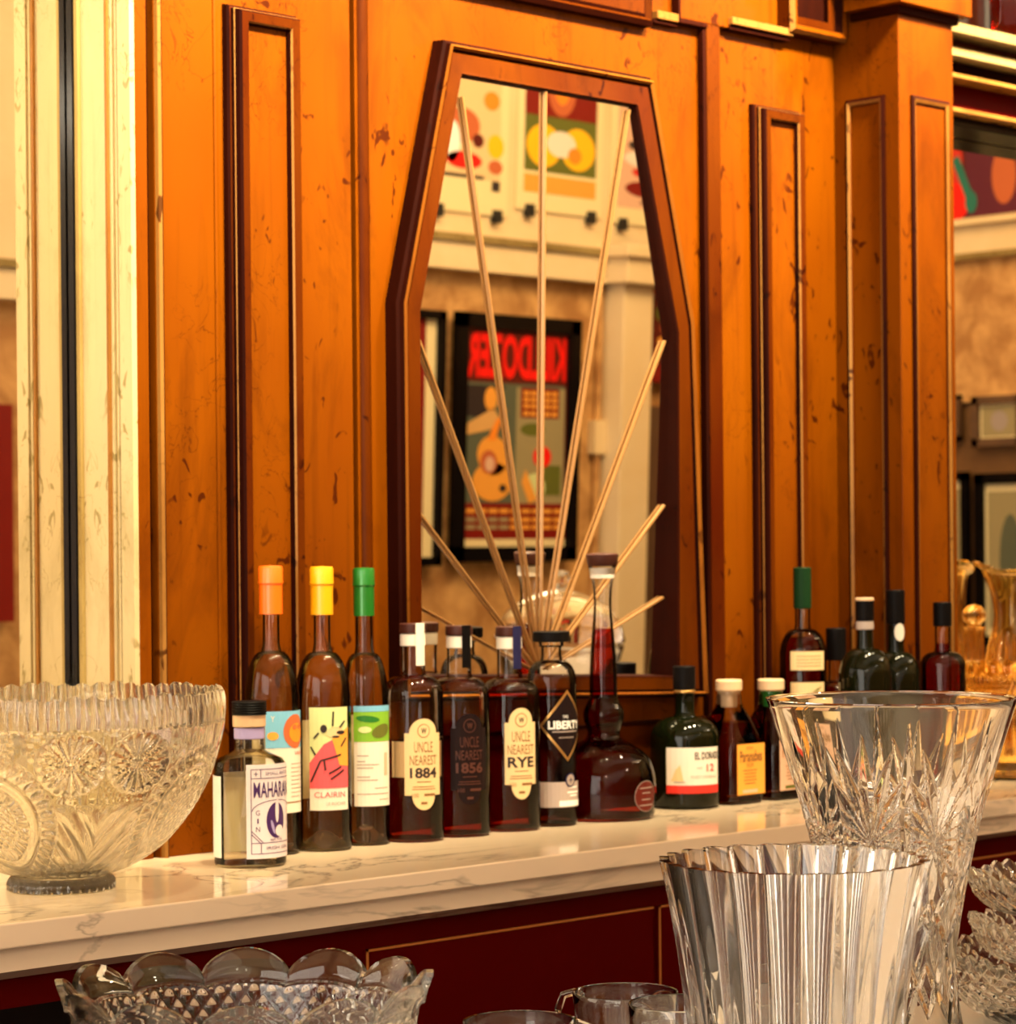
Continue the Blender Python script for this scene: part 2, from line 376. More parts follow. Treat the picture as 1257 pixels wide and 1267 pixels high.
# --- what the mirrors look back at: the front wall and the right wall
TILT = math.radians(1.3)
mir_bot = W(680, 833)[1]; MP = Vector((0, -0.005, mir_bot)); MN = Vector((0, -math.cos(TILT), -math.sin(TILT)))
def via(px, py, axis, val, tilt=True):
    """the real place, on the plane axis = val, seen at a pixel by way of a mirror"""
    p, n = (MP, MN) if tilt else (Vector((0, MY, 0)), Vector((0, -1, 0)))
    d = ray(px, py); t = (p - CAM).dot(n) / d.dot(n); h = CAM + d * t; r = d - 2 * d.dot(n) * n
    t = (val - h[axis]) / r[axis]; return h + r * t
zr1 = via(650, 304, 1, YF).z; zr2 = via(650, 343, 1, YF).z
print('front wall rail', zr1, zr2)
struct(boxo('wall_front', (XL - .1, XR + .1, YF - .1, YF, 0, ZC), M['tan']))
up = MB(); up.box(XL, XR, YF, YF + 0.02, zr2, ZC, M['plaster']); up.box(XL, XR, YF + .02, YF + 0.05, zr2, zr1, M['plaster'])
up.box(XL, XR, YF + .02, YF + 0.062, zr1 - 0.012, zr1 + 0.008, M['cream_edge'])
struct(up.build('trim_1', smooth=False))
pa = via(778, 500, 1, YF).x; pb = via(742, 500, 1, YF).x
col = MB(); col.box(min(pa, pb), max(pa, pb), YF, YF + 0.09, 0, zr1 - .03, M['plaster'])
col.box(min(pa, pb) - .03, max(pa, pb) + .05, YF, YF + 0.13, zr2 + .0, zr1 + .02, M['plaster'])
col.box(min(pa, pb) - .05, max(pa, pb) + .07, YF, YF + 0.15, zr1 - .015, zr1 + .02, M['plaster'])
struct(col.build('trim_2', smooth=False, bevel=0.004))
cp = MB(); xc = via(735, 540, 1, YF).x; zc0 = via(735, 545, 1, YF).z
cp.tube([(xc, YF + .012, 0.3), (xc, YF + .012, zr2)], 0.011, M['tan']); cp.box(xc - .028, xc + .028, YF + .001, YF + .03, zc0 - .04, zc0 + .06, M['plaster'])
tag(cp.build('electrical_conduit'), 'thin tan conduit with a junction box beside the cream column, in the coffin mirror', 'pipe')
# right wall bands, read in the mirror right of the pilaster
zq = [via(1215, y, 0, XR, False).z for y in (272, 322, 497)]
struct(boxo('wall_right', (XR, XR + .1, YF - .1, MY + .2, 0, ZC), M['brownwall']))
wr = MB(); wr.box(XR - .02, XR, YF, 0.1, zq[2], ZC, M['tan']); wr.box(XR - .035, XR - .02, YF, 0.1, zq[1], ZC, M['plaster'])
wr.box(XR - .06, XR - .035, YF, 0.1, zq[1], zq[1] + .02, M['cream_edge']); wr.box(XR - .07, XR - .035, YF, 0.1, zq[0] - .02, zq[0], M['plaster'])
struct(wr.build('trim_3', smooth=False))
# window on the left wall
wn = MB()
for b in ((XL, XL + .05, -3.2, -3.12, .55, 2.98), (XL, XL + .05, -.32, -.24, .55, 2.98), (XL, XL + .05, -3.2, -.24, 2.92, 3.0), (XL, XL + .07, -3.22, -.2, .50, .58), (XL, XL + .04, -1.74, -1.70, .58, 2.92)):
    wn.box(*b, M['plaster'])
struct(wn.build('window_1', smooth=False))

# ------------------------------------------------------------------ back bar: counter
YFR = -0.282
XC0, XC1 = -1.6, 5.2
ct = MB(); ct.box(XC0, XC1, YFR, MY, 0.979, 1.0, M['marble'])
cto = tag(ct.build('marble_countertop', smooth=False, bevel=0.0016), 'cream marble slab with grey veins topping the back bar', 'countertop')
c2 = MB(); c2.box(XC0, XC1, YFR + 0.012, MY, 0.958, 0.979, M['marble'])
c2.add([(XC0, YFR + .012, .958), (XC1, YFR + .012, .958), (XC1, YFR + .030, .949), (XC0, YFR + .030, .949), (XC0, MY, .958), (XC1, MY, .958), (XC1, MY, .949), (XC0, MY, .949)],
       [(0, 1, 2, 3), (3, 2, 6, 7), (0, 3, 7, 4), (1, 5, 6, 2)], M['marble'])
c2.build('lower_slab', cto, smooth=False)
YCB = YFR + 0.034
cab = empty('bar_cabinet', ((XC0 + XC1) / 2, -0.1, 0), 0, 'oxblood red cabinet with thin gold lined panels under the marble top', 'cabinet')
def cbx(name, b, m):
    k = MB(); k.box(b[0], b[1], b[2], b[3], b[4], b[5], m); o = k.build(name, cab, smooth=False); o.location = -Vector(cab.location); return o
gx0 = on_y(453, 1180, YCB).x; gz = on_y(600, 1153, YCB).z
gx1 = on_y(808, 1150, YCB).x; gx2 = on_y(815, 1150, YCB).x
zlow = on_y(50, 1243, YCB).z
k = MB(); k.box(XC0, XC1, YCB + 0.004, MY, zlow, .949, M['red']); k.box(gx0 - .06, XC1, YCB + .004, MY, 0.08, zlow, M['red'])
k.box(XC0, gx0 - .06, -0.02, MY, 0.08, zlow, M['blackmatte']); k.box(XC0, XC1, YCB + .06, MY, 0, 0.08, M['blackmatte'])
k.box(XC0, gx0 - .06, YCB + .004, MY, 0.08, 0.12, M['red'])
o = k.build('body', cab, smooth=False); o.location = -Vector(cab.location)
xs = [gx0, gx1]; spans = [(gx0, gx1)]
wp = gx1 - gx0; q = gx2
for i in range(4): spans.append((q, q + wp)); q += wp + (gx2 - gx1)
for i, (a, b) in enumerate(spans):
    k = MB(); k.box(a, b, YCB, YCB + .004, 0.14, gz, M['red'])
    t = 0.0022
    for bb in ((a, b, gz - t, gz), (a, b, .14, .14 + t), (a, a + t, .14, gz), (b - t, b, .14, gz)):
        if bb[0] == b - t and i == 0: continue
        k.box(bb[0], bb[1], YCB - .0012, YCB, bb[2], bb[3], M['goldline'])
    o = k.build('panel', cab, smooth=False); o.location = -Vector(cab.location); o['label'] = 'oxblood panel outlined in gold'

# ------------------------------------------------------------------ back bar: panelled wood block
blk = empty('panelled_back_bar', ((x0b + xp0) / 2, 0, 1.0), 0, 'tall golden orange distressed wood panelling behind the bottles', 'wall panelling')
def bchild(mb, name, ang=32, label=None, smooth=False, bevel=0):
    o = mb.build(name, blk, smooth=smooth, ang=ang, label=label, bevel=bevel); o.location = -Vector(blk.location); return o
G, WD, W2, GL, GD = M['glaze'], M['wood'], M['wood2'], M['gilt'], M['gilt_dull']
def X(px, y=0.0, py=450): return on_y(px, py, y).x
ZT = 2.75
xr1 = X(184); xr2 = X(193); xr3 = X(200)
k = MB()
k.box(x0b, xr1, 0.0, MY, 1.0004, ZT, WD); k.box(xr1, xr2, 0.010, MY, 1.0004, ZT, G)
k.box(xr2, X(285), 0.0, MY, 1.0004, ZT, WD); k.box(X(285), X(436), 0.0, MY, 1.0004, ZT, WD)
k.box(X(436), X(442), 0.014, MY, 1.0004, ZT, G); k.box(X(442), X(868), 0.0, MY, 1.0004, ZT, WD)
k.box(X(868), X(874), 0.014, MY, 1.0004, ZT, G); k.box(X(874), xp0 - .0008, 0.0, MY, 1.0004, ZT, WD)
bchild(k, 'backboard')
# cream return with its glazed grooves, facing left onto the mirror
k = MB(); e = 0.0
k.box(x0b - .006, x0b, 0.0, 0.020, 1.0, ZT, M['cream']); k.box(x0b - .003, x0b, 0.020, 0.031, 1.0, ZT, M['cream_edge']); k.box(x0b - .005, x0b, 0.0235, 0.0265, 1.0, ZT, M['cream'])
k.box(x0b - .006, x0b, 0.031, MY, 1.0004, ZT, M['cream']); k.box(x0b - .009, x0b - .006, 0.034, 0.038, 1.0, ZT, M['gilt'])
bchild(k, 'side_panel', label='cream painted return beside the mirror')
k = MB(); k.box(x0b - .012, x0b - .006, MY - .011, MY - .002, 1.0, ZT, M['black']); k.box(x0b - .010, x0b - .006, MY - .018, MY - .012, 1.0, ZT, M['cream_edge'])  # black strip painted in for the dark gap at the mirror edge
bchild(k, 'mirror_gap_strip', label='black strip standing in for the dark gap between side panel and mirror')
k = MB(); k.mold([(xr2 + .004, 1.0), (xr2 + .004, ZT)], [(-.004, -.002, G), (-.0036, .004, G), (-.0012, .006, GL), (.002, .0045, GL), (.0032, -.002, GL)], closed=False)
bchild(k, 'gilt_bead', smooth=True, ang=50, label='pale gilt vertical bead')
def vbead(px, wd, h, m, z0=1.0, z1=None):
    k = MB(); x = X(px); z1 = z1 or ZT; r = wd / 2
    k.mold([(x, z0), (x, z1)], [(-r, -.001, m), (-r * .8, h * .7, m), (-r * .3, h, m), (r * .3, h, m), (r * .8, h * .7, m), (r, -.001, m)], closed=False)
    bchild(k, 'vertical_bead', smooth=True, ang=50)
vbead(269, 0.006, .0022, WD); vbead(451, 0.014, .006, W2)
def panel(pxl, pxr, pyt, inl, inr, side_dark=True, zb=0.92):
    """raised rectangular moulding with a raised flat field inside"""
    a, b = X(inl, -.021, 400), X(inr, -.021, 400); zt = on_y(pxl, pyt).z - .020; k = MB()
    pts = [(a, zb + .15), (b, zb + .15), (b, zt), (a, zt)]
    k.mold(pts, [(.021, -.0005, G), (.020, .006, G), (.018, .0085, W2), (.0165, .009, G), (.016, .013, GL), (.0152, .014, G), (.014, .0195, G), (.012, .022, W2), (.003, .021, GL), (.0015, .019, G), (0, .013, G), (-.002, .0125, G)])
    k.box(a, b, -.013, 0, zb + .15, zt, WD)
    bchild(k, 'moulded_panel', smooth=True, ang=20)
panel(286, 374, 8, 314, 363); panel(930, 997, 130, 958, 990)
# upper mouldings
k = MB(); ax, az = W(440, -40); bx, bz = W(798, 35)
k.mold([(ax, bz), (bx, bz), (bx, bz + .5), (ax, bz + .5)], [(0, -.001, G), (0, .012, G), (-.006, .016, W2), (-.010, .010, G), (-.014, .012, W2), (-.06, .012, W2), (-.06, -.001, G)])
bchild(k, 'overdoor_frame', smooth=True, ang=25)
k = MB(); x1, z1 = W(833, 24); x2, z2 = W(866, 37)
k.box(x1, X(905), -.011, 0, z1, z1 + .5, WD); k.box(x2, X(886), -.011, 0, 1.0, z1, W2)
k.box(x1 - .004, x1, -.013, 0, z1 - .004, z1 + .5, G); k.box(x1 - .004, x2, -.013, 0, z1 - .006, z1, G); k.box(x2 - .006, x2, -.010, 0, 1.0, z1 - .004, G)
bx0, bz0 = W(805, 14); k.box(bx0, x1, -.012, 0, bz0 - .01, bz0, GL); k.box(bx0 - .003, x1, -.008, 0, bz0 - .015, bz0 - .01, G)
cx0, cz0 = W(893, 30); cx1, _ = W(968, 45); k.box(cx0, cx1, -.018, 0, cz0 - .002, cz0 + .007, GL); k.box(cx0, cx1, -.013, 0, cz0 - .008, cz0 - .002, G)
bchild(k, 'stile_and_rail', bevel=0.0012)
k = MB(); dx0, dz0 = W(962, 46); 
k.mold([(dx0 + .012, dz0 + .016), (xp0 - .014, dz0 + .016), (xp0 - .014, dz0 + .6), (dx0 + .012, dz0 + .6)], [(.012, -.001, W2), (.012, .02, GL), (.008, .026, WD), (.002, .024, G), (-.002, .014, W2), (-.012, .012, G), (-.012, .0, G)])
k.box(dx0 + .02, xp0 - .014, -.004, 0, dz0 + .02, dz0 + .6, M['glaze'])
bchild(k, 'upper_box_moulding', smooth=True, ang=25)
# bottom rail under the coffin mirror
k = MB(); k.box(X(455), X(866), -.003, 0, 1.0, W(680, 905)[1], M['wood2']); k.box(X(455), X(866), -.006, 0, W(680, 905)[1], W(680, 900)[1], G)
bchild(k, 'bottom_rail', bevel=0.001)
# right pilaster
pil = empty('corner_pilaster', ((xp0 + xp1) / 2, yp / 2, 1.0), 0, 'square golden wood pilaster at the right end of the panelling', 'pilaster')
def pchild(mb, name, **kw):
    o = mb.build(name, pil, **kw); o.location = -Vector(pil.location); return o
zc = on_x(1114, 16, xp0).z
k = MB(); k.box(xp0, xp1, yp, MY, 1.0, zc, WD); pchild(k, 'shaft', smooth=False, bevel=0.0015)
k = MB(); k.box(xp0 - .018, xp1 + .018, yp - .018, -.03, zc + .010, zc + .05, WD); k.box(xp0 - .006, xp1 + .006, yp - .006, -.03, zc, zc + .010, G)
k.box(xp0 - .026, xp1 + .026, yp - .026, -.03, zc + .05, zc + .08, W2); k.box(xp0, xp1, yp, MY, zc, ZT, WD)
pchild(k, 'capital', smooth=False, bevel=0.001)
k = MB(); pz = on_y(1128, 122, yp).z; a, b = on_y(1130, 300, yp).x, xp1 - .016
k.mold([(a, 1.08), (b, 1.08), (b, pz), (a, pz)], [(.004, -.001, G), (.004, .003, G), (.0, .005, GL), (-.004, .003, W2), (-.005, -.001, G)], y=yp)
pchild(k, 'front_panel', smooth=True, ang=30)
# side panel moulding lies in the y/z plane at x = xp0
k = MB(); ya = on_x(1094, 300, xp0).y; yb = on_x(1052, 300, xp0).y; pz2 = on_x(1090, 122, xp0).z
k.mold([(ya, 1.08), (yb, 1.08), (yb, pz2), (ya, pz2)], [(.004, -.001, G), (.004, .003, G), (.0, .005, GL), (-.004, .003, W2), (-.005, -.001, G)])
k.v = [(xp0 + v[1], v[0], v[2]) for v in k.v]
pchild(k, 'side_moulding', smooth=True, ang=30)
# lintel over the right mirror
lz = [on_y(1183, y, -0.02).z for y in (38, 50, 62, 73, 94, 130, 143)]
k = MB(); LX1 = 5.2
k.box(xp1, LX1, -.055, MY, lz[1], lz[0], M['lintel']); k.box(xp1, LX1, -.02, MY, lz[2], lz[1], M['wood2']); k.box(xp1, LX1, -.035, MY, lz[3], lz[2], M['lintel'])
k.box(xp1, LX1, -.005, MY, lz[4] + .004, lz[3], M['glaze']); k.box(xp1, LX1, -.015, MY, lz[4], lz[4] + .006, GL)
k.box(xp1, LX1, .02, MY, lz[5] + .004, lz[4], M['red']); k.box(xp1, LX1, .010, MY, lz[5], lz[5] + .006, GL); k.box(xp1, LX1, .035, MY, lz[6] + .001, lz[5], M['black'])
tag(k.build('lintel_shelf', smooth=False, bevel=0.0008), 'stepped cream and dark lintel shelf over the mirror right of the pilaster', 'shelf')
struct(boxo('trim_4', (xp1, LX1, .04, MY, lz[0] + .0, ZT), M['blackmatte']))
# side mirrors
k = MB(); k.box(XC0, x0b - .007, MY, MY + .010, 1.0, ZT, M['mirror']); tag(k.build('side_mirror', smooth=False), 'tall frameless mirror at the far left behind the big crystal bowl', 'mirror')
k = MB(); k.box(xp1 + .002, LX1, MY, MY + .010, 1.0, lz[6], M['mirror']); tag(k.build('side_mirror', smooth=False), 'mirror under the lintel to the right of the pilaster', 'mirror')

# ------------------------------------------------------------------ coffin mirror
cm = empty('coffin_mirror', (W(680, 840)[0], 0, W(680, 840)[1]), 0, 'coffin shaped wall mirror in a brown frame with fanned brass rays', 'mirror')
def mchild(mb, name, **kw):
    o = mb.build(name, cm, **kw); o.location = -Vector(cm.location); return o
YM = -.024
def W3(px, py): return W(px, py, YM)
inn = [W3(520, 836), W3(836, 836), W3(836, 413), W3(785, 132), W3(569, 94), W3(518, 386)]
out = [W(491, 868, -.012), W(872, 862, -.012), W(851, 398, -.012), W(801, 97, -.012), W(545, 50, -.012), W(486, 374, -.012)]
def lerp2(t): return [(a[0] + (b[0] - a[0]) * t, a[1] + (b[1] - a[1]) * t) for a, b in zip(inn, out)]
rows = [(0.0, .0008, G), (0.0, .026, G), (.05, .028, W2), (.16, .027, W2), (.62, .025, W2), (.68, .021, G), (.73, .026, GD), (.80, .029, GD), (.86, .026, G), (.90, .020, G), (1.0, .017, G), (1.03, .0004, G)]
k = MB()
for (t0, h0, m), (t1, h1, _) in zip(rows[:-1], rows[1:]):
    A, B = lerp2(t0), lerp2(t1); n = 6
    k.add([(x, -h0, z) for x, z in A] + [(x, -h1, z) for x, z in B], [(i, (i + 1) % n, (i + 1) % n + n, i + n) for i in range(n)], m)
mchild(k, 'frame', smooth=True, ang=18)
def my(z): return MP.y + (z - MP.z) * (-math.tan(TILT))
k = MB(); big = lerp2(0.02); n = 6
k.add([(x, my(z), z) for x, z in big] , [tuple(range(6))], M['mirror'])
mchild(k, 'glass', smooth=False)
ctr = W3(681, 834)
ends = [(520, 745), (521, 626), (519, 408), (573, 124), (675, 118), (778, 140), (826, 425), (828, 628), (828, 741)]
for ex, ey in ends:
    e_ = W3(ex, ey); a = Vector(ctr); b = Vector(e_); d = (b - a); L = d.length; d /= L; nn = Vector((-d.y, d.x)) * .0019
    k = MB(); q = []
    for p, s_ in ((a + d * .012, .55), (b + d * .004, 1.0)):
        for sgn in (1, -1):
            for hh in (0.0015, .0055):
                w_ = p + nn * sgn * s_ * (1 if hh < .004 else .55); q.append((w_.x, my(w_.y) - hh, w_.y))
    k.add(q, [(0, 1, 3, 2), (4, 6, 7, 5), (0, 4, 5, 1), (2, 3, 7, 6), (1, 5, 7, 3), (0, 2, 6, 4)], M['amberrod'])
    mchild(k, 'ray', smooth=False)
# ------------------------------------------------------------------ bottles on the back bar
def seat(px, base_py=None, y=None, rpx=34):
    """the spot on the marble under a bottle, kept clear of the wood behind it, and its scale in metres per pixel"""
    if y is None:
        clear = .034 if 390 < px < 700 else (.024 if 280 < px < 390 or 890 < px < 1000 else .010)
        c = base_py - rpx * 0.09
        p = on_z(px, c, 1.0); d = depth(p)
        r = rpx * d / FPX
        lim = -clear - r
        if p.y > lim: y = lim
    if y is not None:
        q = on_y(px, 900, y); p = Vector((q.x, q.y, 1.0)); d = depth(p)
        # keep the pixel column at the base
        for _ in range(3):
            bx, by = project((p.x, p.y, 1.0)); q = on_y(px, by, y); p = Vector((q.x, y, 1.0))
        d = depth(p)
    return p, d / FPX
def facing(p, alpha=0.0):
    v = CAM - Vector(p); return math.atan2(v.x, -v.y) + math.radians(alpha)
def arc_prof(pts, S):
    return [(r * S, z * S) for r, z in pts]
def smooth_prof(pts, n=6):
    """Catmull-Rom through profile points"""
    out = []; P_ = [pts[0]] + list(pts) + [pts[-1]]
    for i in range(1, len(P_) - 2):
        a, b, c, d = P_[i - 1], P_[i], P_[i + 1], P_[i + 2]
        for k in range(n):
            t = k / n; out.append(tuple(max(0, 0.5 * (2 * b[j] + (c[j] - a[j]) * t + (2 * a[j] - 5 * b[j] + 4 * c[j] - d[j]) * t * t + (3 * b[j] - a[j] - 3 * c[j] + d[j]) * t ** 3)) for j in (0, 1)))
    out.append(pts[-1]); return out
def shell(e, prof, S, mat, name='glass_body', seg=56, **kw):
    b = MB(); b.lathe([(0, prof[0][1] * S)] + arc_prof(prof, S) + [(0, prof[-1][1] * S)], mat, seg, **kw); return b.build(name, e, ang=40)
def liquid(e, prof, S, level, mat, name='liquid', inset=1.6, seg=56, **kw):
    """fills the bottle profile up to a level (pixels above the base)"""
    q = []
    for (r, z) in prof:
        if z <= level: q.append((max(0.4, r - inset), max(z, 3.2)))
        else:
            (r0, z0) = q[-1][0] + inset, q[-1][1]; t = (level - z0) / max(1e-6, z - z0); q.append((max(.4, r0 + (r - r0) * t - inset), level)); break
    b = MB(); b.lathe([(0, 3.2 * S)] + arc_prof(q, S) + [(0, q[-1][1] * S)], mat, seg, **kw); return b.build(name, e, ang=40)
def cyl(e, name, r, z0, z1, S, mat, rb=None, bev=1.0, label=None, seg=40):
    rb = rb or r; b = MB()
    b.lathe([(0, z0 * S), ((rb - bev) * S, z0 * S), (rb * S, (z0 + bev) * S), (r * S, (z1 - bev) * S), ((r - bev) * S, z1 * S), (0, z1 * S)], mat, seg)
    return b.build(name, e, label=label)
def shoulder(R, zs, rn, zn, n=8):
    """rounded shoulder from body radius R at zs to neck radius rn at zn"""
    return [(rn + (R - rn) * math.cos(t) , zs + (zn - zs) * (math.sin(t))) for t in [PI / 2 * i / n for i in range(n + 1)]]

# gin
GP = 'bottles lined up on the back bar'
p, S = seat(310, y=-.113, rpx=44)
e = empty('gin_bottle', p, facing(p, 45), 'short wide clear gin bottle with a lilac printed label and black cap', 'bottle', GP)
pr = [(42, 0), (44, 2.5), (44.5, 6), (44.5, 120), (43.5, 127), (40, 132), (26, 138), (19, 142), (18, 150), (18, 176)]
shell(e, pr, S, M['bottle']); liquid(e, pr, S, 112, M['clear_liquid'])
cyl(e, 'neck_band', 19, 156, 170, S, M['lilac'], label='lilac paper neck band'); cyl(e, 'neck_ring', 20.5, 171, 186, S, M['cork'])
b = MB(); b.lathe([(0, 186 * S)] + [((22 if i % 2 == 0 else 20.8) * S, (186 + i * 1.5) * S) for i in range(12)] + [(0, 203 * S)], M['blackcap'], 40); b.build('cap', e, ang=60)
R = 45.1 * S; D = Decal(); u = lambda a: a * S
D.rect(u(-40), u(40), u(12), u(127), M['gin_paper'], 0)
for (a, b_, c, d_) in ((-34, 34, 121, 121), (-34, 34, 110, 110), (-34, 34, 18, 18), (-34, 34, 31, 31), (-34, -34, 18, 121), (34, 34, 18, 121), (-22, -22, 18, 31), (-22, -22, 110, 121)):
    D.line((u(a), u(c)), (u(b_), u(d_)) if a == b_ or c == d_ else (u(b_), u(d_)), u(.9), M['purple'])
D.text('SMALL BATCH', u(6), u(115.5), u(44), u(4), M['purple']); D.text('+', u(-28), u(115.5), u(5), u(5), M['purple'])
D.text('MAHARANI', u(0), u(96), u(62), u(19), M['purple'], bold=.01)
for i in range(10):
    a0, a1 = PI * i / 10, PI * (i + 1) / 10
    D.line((u(33 * math.cos(a0)), u(70 + 13 * math.sin(a0))), (u(33 * math.cos(a1)), u(70 + 13 * math.sin(a1))), u(.9), M['purple'])
D.ell(0, u(58), u(15), u(22), M['purple'], 1); D.ell(u(1), u(70), u(3), u(15), M['gin_paper'], 2); D.ell(u(5), u(45), u(7), u(7), M['gin_paper'], 2); D.ell(u(-6), u(50), u(2), u(9), M['lilac'], 3, rot=.3)
for k, ch in enumerate('GIN'):
    for s_ in (-1, 1): D.text(ch, u(26 * s_), u(68 - 10 * k), u(5 if ch != 'I' else 1.8), u(6), M['purple'])
D.text('46% VOL', u(0), u(34.5), u(20), u(3), M['purple']); D.text('IRISH GIN', u(4), u(24.5), u(38), u(4), M['purple'])
D.line((u(-34), u(42)), (u(-24), u(32)), u(.9), M['purple']); D.line((u(-34), u(46)), (u(-20), u(32)), u(.9), M['purple'])
D.build('label', e, R=R)
D = Decal(); D.rect(-66 * S, 66 * S, 12 * S, 112 * S, M['whiteink'], 0); bl = D.build('back_label', e, R=R); bl.rotation_euler = (0, 0, PI)

# three tall clear bottles with bright caps
def tall_clear(px, base, R_, ctop, cap, capname, la, art, label, lvl=205, capr=15, backlab=True):
    p, S = seat(px, base, rpx=R_)
    e = empty('rum_bottle', p, facing(p, la), label, 'bottle', GP)
    H = base - ctop
    zn = base - 800; zsh = base - 868
    pr = [(R_ - 4, 0), (R_ - 1, 2), (R_, 6), (R_, zsh)] + [(r, z) for r, z in shoulder(R_, zsh, 12.5, zn)[1:]] + [(10.5, zn + 9), (10.2, zn + 50), (10.2, H - 22)]
    shell(e, pr, S, M['bottle']); liquid(e, pr, S, lvl, M['clear_liquid'], inset=2.2)
    b = MB(); b.lathe([(0, 4 * S), ((R_ - 3) * S, 4 * S), ((R_ - 10) * S, 9 * S), (8 * S, 22 * S), (0, 24 * S)], M['crystal_warm'], 32); b.build('punt', e)
    z0 = H - 60; b = MB()
    b.lathe([(0, z0 * S), (capr * .93 * S, z0 * S), (capr * .93 * S, (z0 + 36) * S), (capr * 1.0 * S, (z0 + 38) * S), (capr * 1.0 * S, (z0 + 40) * S), (capr * .97 * S, (z0 + 42) * S), (capr * .98 * S, (H - 4) * S), (capr * .9 * S, (H - .8) * S), (0, H * S)], cap, 40)
    b.build('cap', e, label=capname, ang=22)
    R = (R_ + .6) * S; D = Decal(); art(D, S, base); D.build('label', e, R=R)
    D = Decal(); D.rect(-30 * S, 30 * S, 60 * S, 158 * S, M['paper'], 0); bl = D.build('back_label', e, R=R); bl.rotation_euler = (0, 0, PI)
    return e, S
def v_(base, y, S): return (base - y) * S
def art_orange(D, S, B):
    w_ = 31 * S
    D.rect(-w_, w_, v_(B, 998, S), v_(B, 873, S), M['paper'], 0); D.rect(-w_, w_, v_(B, 918, S), v_(B, 873, S), M['skyblue'], 1)
    D.ell(10 * S, v_(B, 898, S), 19 * S, 21 * S, M['terra'], 2); D.ell(12 * S, v_(B, 900, S), 13 * S, 12 * S, M['orange'], 3); D.ell(8 * S, v_(B, 893, S), 4 * S, 3 * S, M['terra'], 4); D.ell(17 * S, v_(B, 893, S), 4 * S, 3 * S, M['terra'], 4)
    D.text('Y', -22 * S, v_(B, 882, S), 5 * S, 7 * S, M['paper'], 3); D.ell(-22 * S, v_(B, 903, S), 7 * S, 5 * S, M['orangelabel'], 3)
    D.text('VAVAL', 18 * S, v_(B, 925, S), 20 * S, 5 * S, M['redink'])
    for i in range(9): D.rect(2 * S, (27 - 4 * (i % 3)) * S, v_(B, 938.5 + i * 5, S), v_(B, 937.5 + i * 5, S), M['greyink'], 1)
    D.rect(-w_, w_, v_(B, 986, S), v_(B, 984.5, S), M['brownink'], 1)
def art_yellow(D, S, B):
    w_ = 26 * S
    D.rect(-w_, w_, v_(B, 993, S), v_(B, 867, S), M['paper'], 0); D.rect(-w_, w_, v_(B, 966, S), v_(B, 867, S), M['palegreen'], 1)
    D.poly([(-w_, v_(B, 966, S)), (w_, v_(B, 966, S)), (w_, v_(B, 925, S)), (6 * S, v_(B, 905, S)), (-8 * S, v_(B, 912, S)), (-w_, v_(B, 935, S))], M['pink'], 2)
    D.poly([(2 * S, v_(B, 905, S)), (w_, v_(B, 892, S)), (w_, v_(B, 940, S)), (12 * S, v_(B, 938, S))], M['orangelabel'], 3)
    D.ell(6 * S, v_(B, 897, S), 11 * S, 6 * S, M['cream_paper'], 3, rot=.2); D.ell(-8 * S, v_(B, 893, S), 4 * S, 5 * S, M['ink'], 4); D.ell(14 * S, v_(B, 898, S), 6 * S, 2.4 * S, M['ink'], 4); D.ell(7 * S, v_(B, 903, S), 5 * S, 1.4 * S, M['ink'], 4)
    for a in (((4, 872), (3, 890)), ((-24, 915), (-18, 925)), ((-24, 958), (-12, 932)), ((-12, 932), (14, 925)), ((-8, 930), (-6, 944)), ((14, 915), (22, 905)), ((-2, 948), (14, 940)), ((0, 955), (18, 944)), ((-20, 905), (-14, 898)), ((12, 892), (20, 884))):
        D.line((a[0][0] * S, v_(B, a[0][1], S)), (a[1][0] * S, v_(B, a[1][1], S)), 2.2 * S, M['ink'], 5)
    D.text('CLAIRIN', 0, v_(B, 974, S), 40 * S, 7 * S, M['pink']); D.text('LE ROCHER', 8 * S, v_(B, 985, S), 26 * S, 4 * S, M['greyink'])
def art_green(D, S, B):
    w_ = 26 * S
    D.rect(-w_, w_, v_(B, 987, S), v_(B, 864, S), M['paper'], 0); D.rect(-w_, w_, v_(B, 908, S), v_(B, 864, S), M['lime'], 1)
    D.rect(-w_, w_, v_(B, 871, S), v_(B, 864, S), M['skyblue'], 2); D.ell(10 * S, v_(B, 895, S), 14 * S, 8 * S, M['olive'], 2, rot=.3); D.ell(-8 * S, v_(B, 880, S), 15 * S, 4 * S, M['green'], 2, rot=-.1); D.ell(-12 * S, v_(B, 893, S), 8 * S, 4 * S, M['palegreen'], 3)
    for i, (a, b) in enumerate(((-22, -8), (-22, -12), (-22, 6), (-22, -2), (-22, -6), (-22, 4), (0, 20), (-22, 22), (6, 22))):
        y = (925, 932, 936, 940, 951, 955, 965, 972, 979)[i]; D.rect(a * S, b * S, v_(B, y + .6, S), v_(B, y - .6, S), M['greyink'], 1)
    D.rect(14 * S, 20 * S, v_(B, 950, S), v_(B, 922, S), M['pinklabel'], 1)
tall_clear(338, 1050, 34, 694, M['orangecap'], 'orange wax cap', 38, art_orange, 'tall clear bottle with an orange cap, behind the short gin bottle', capr=15.5)
tall_clear(401, 1044, 35, 694, M['yellowcap'], 'yellow wax cap', 14, art_yellow, 'tall clear bottle with a yellow cap and a red and green painted label', capr=15)
tall_clear(453, 1036, 30, 694, M['greencap'], 'green foil cap', 22, art_green, 'tall clear bottle with a bright green cap and a green and white label', capr=14)

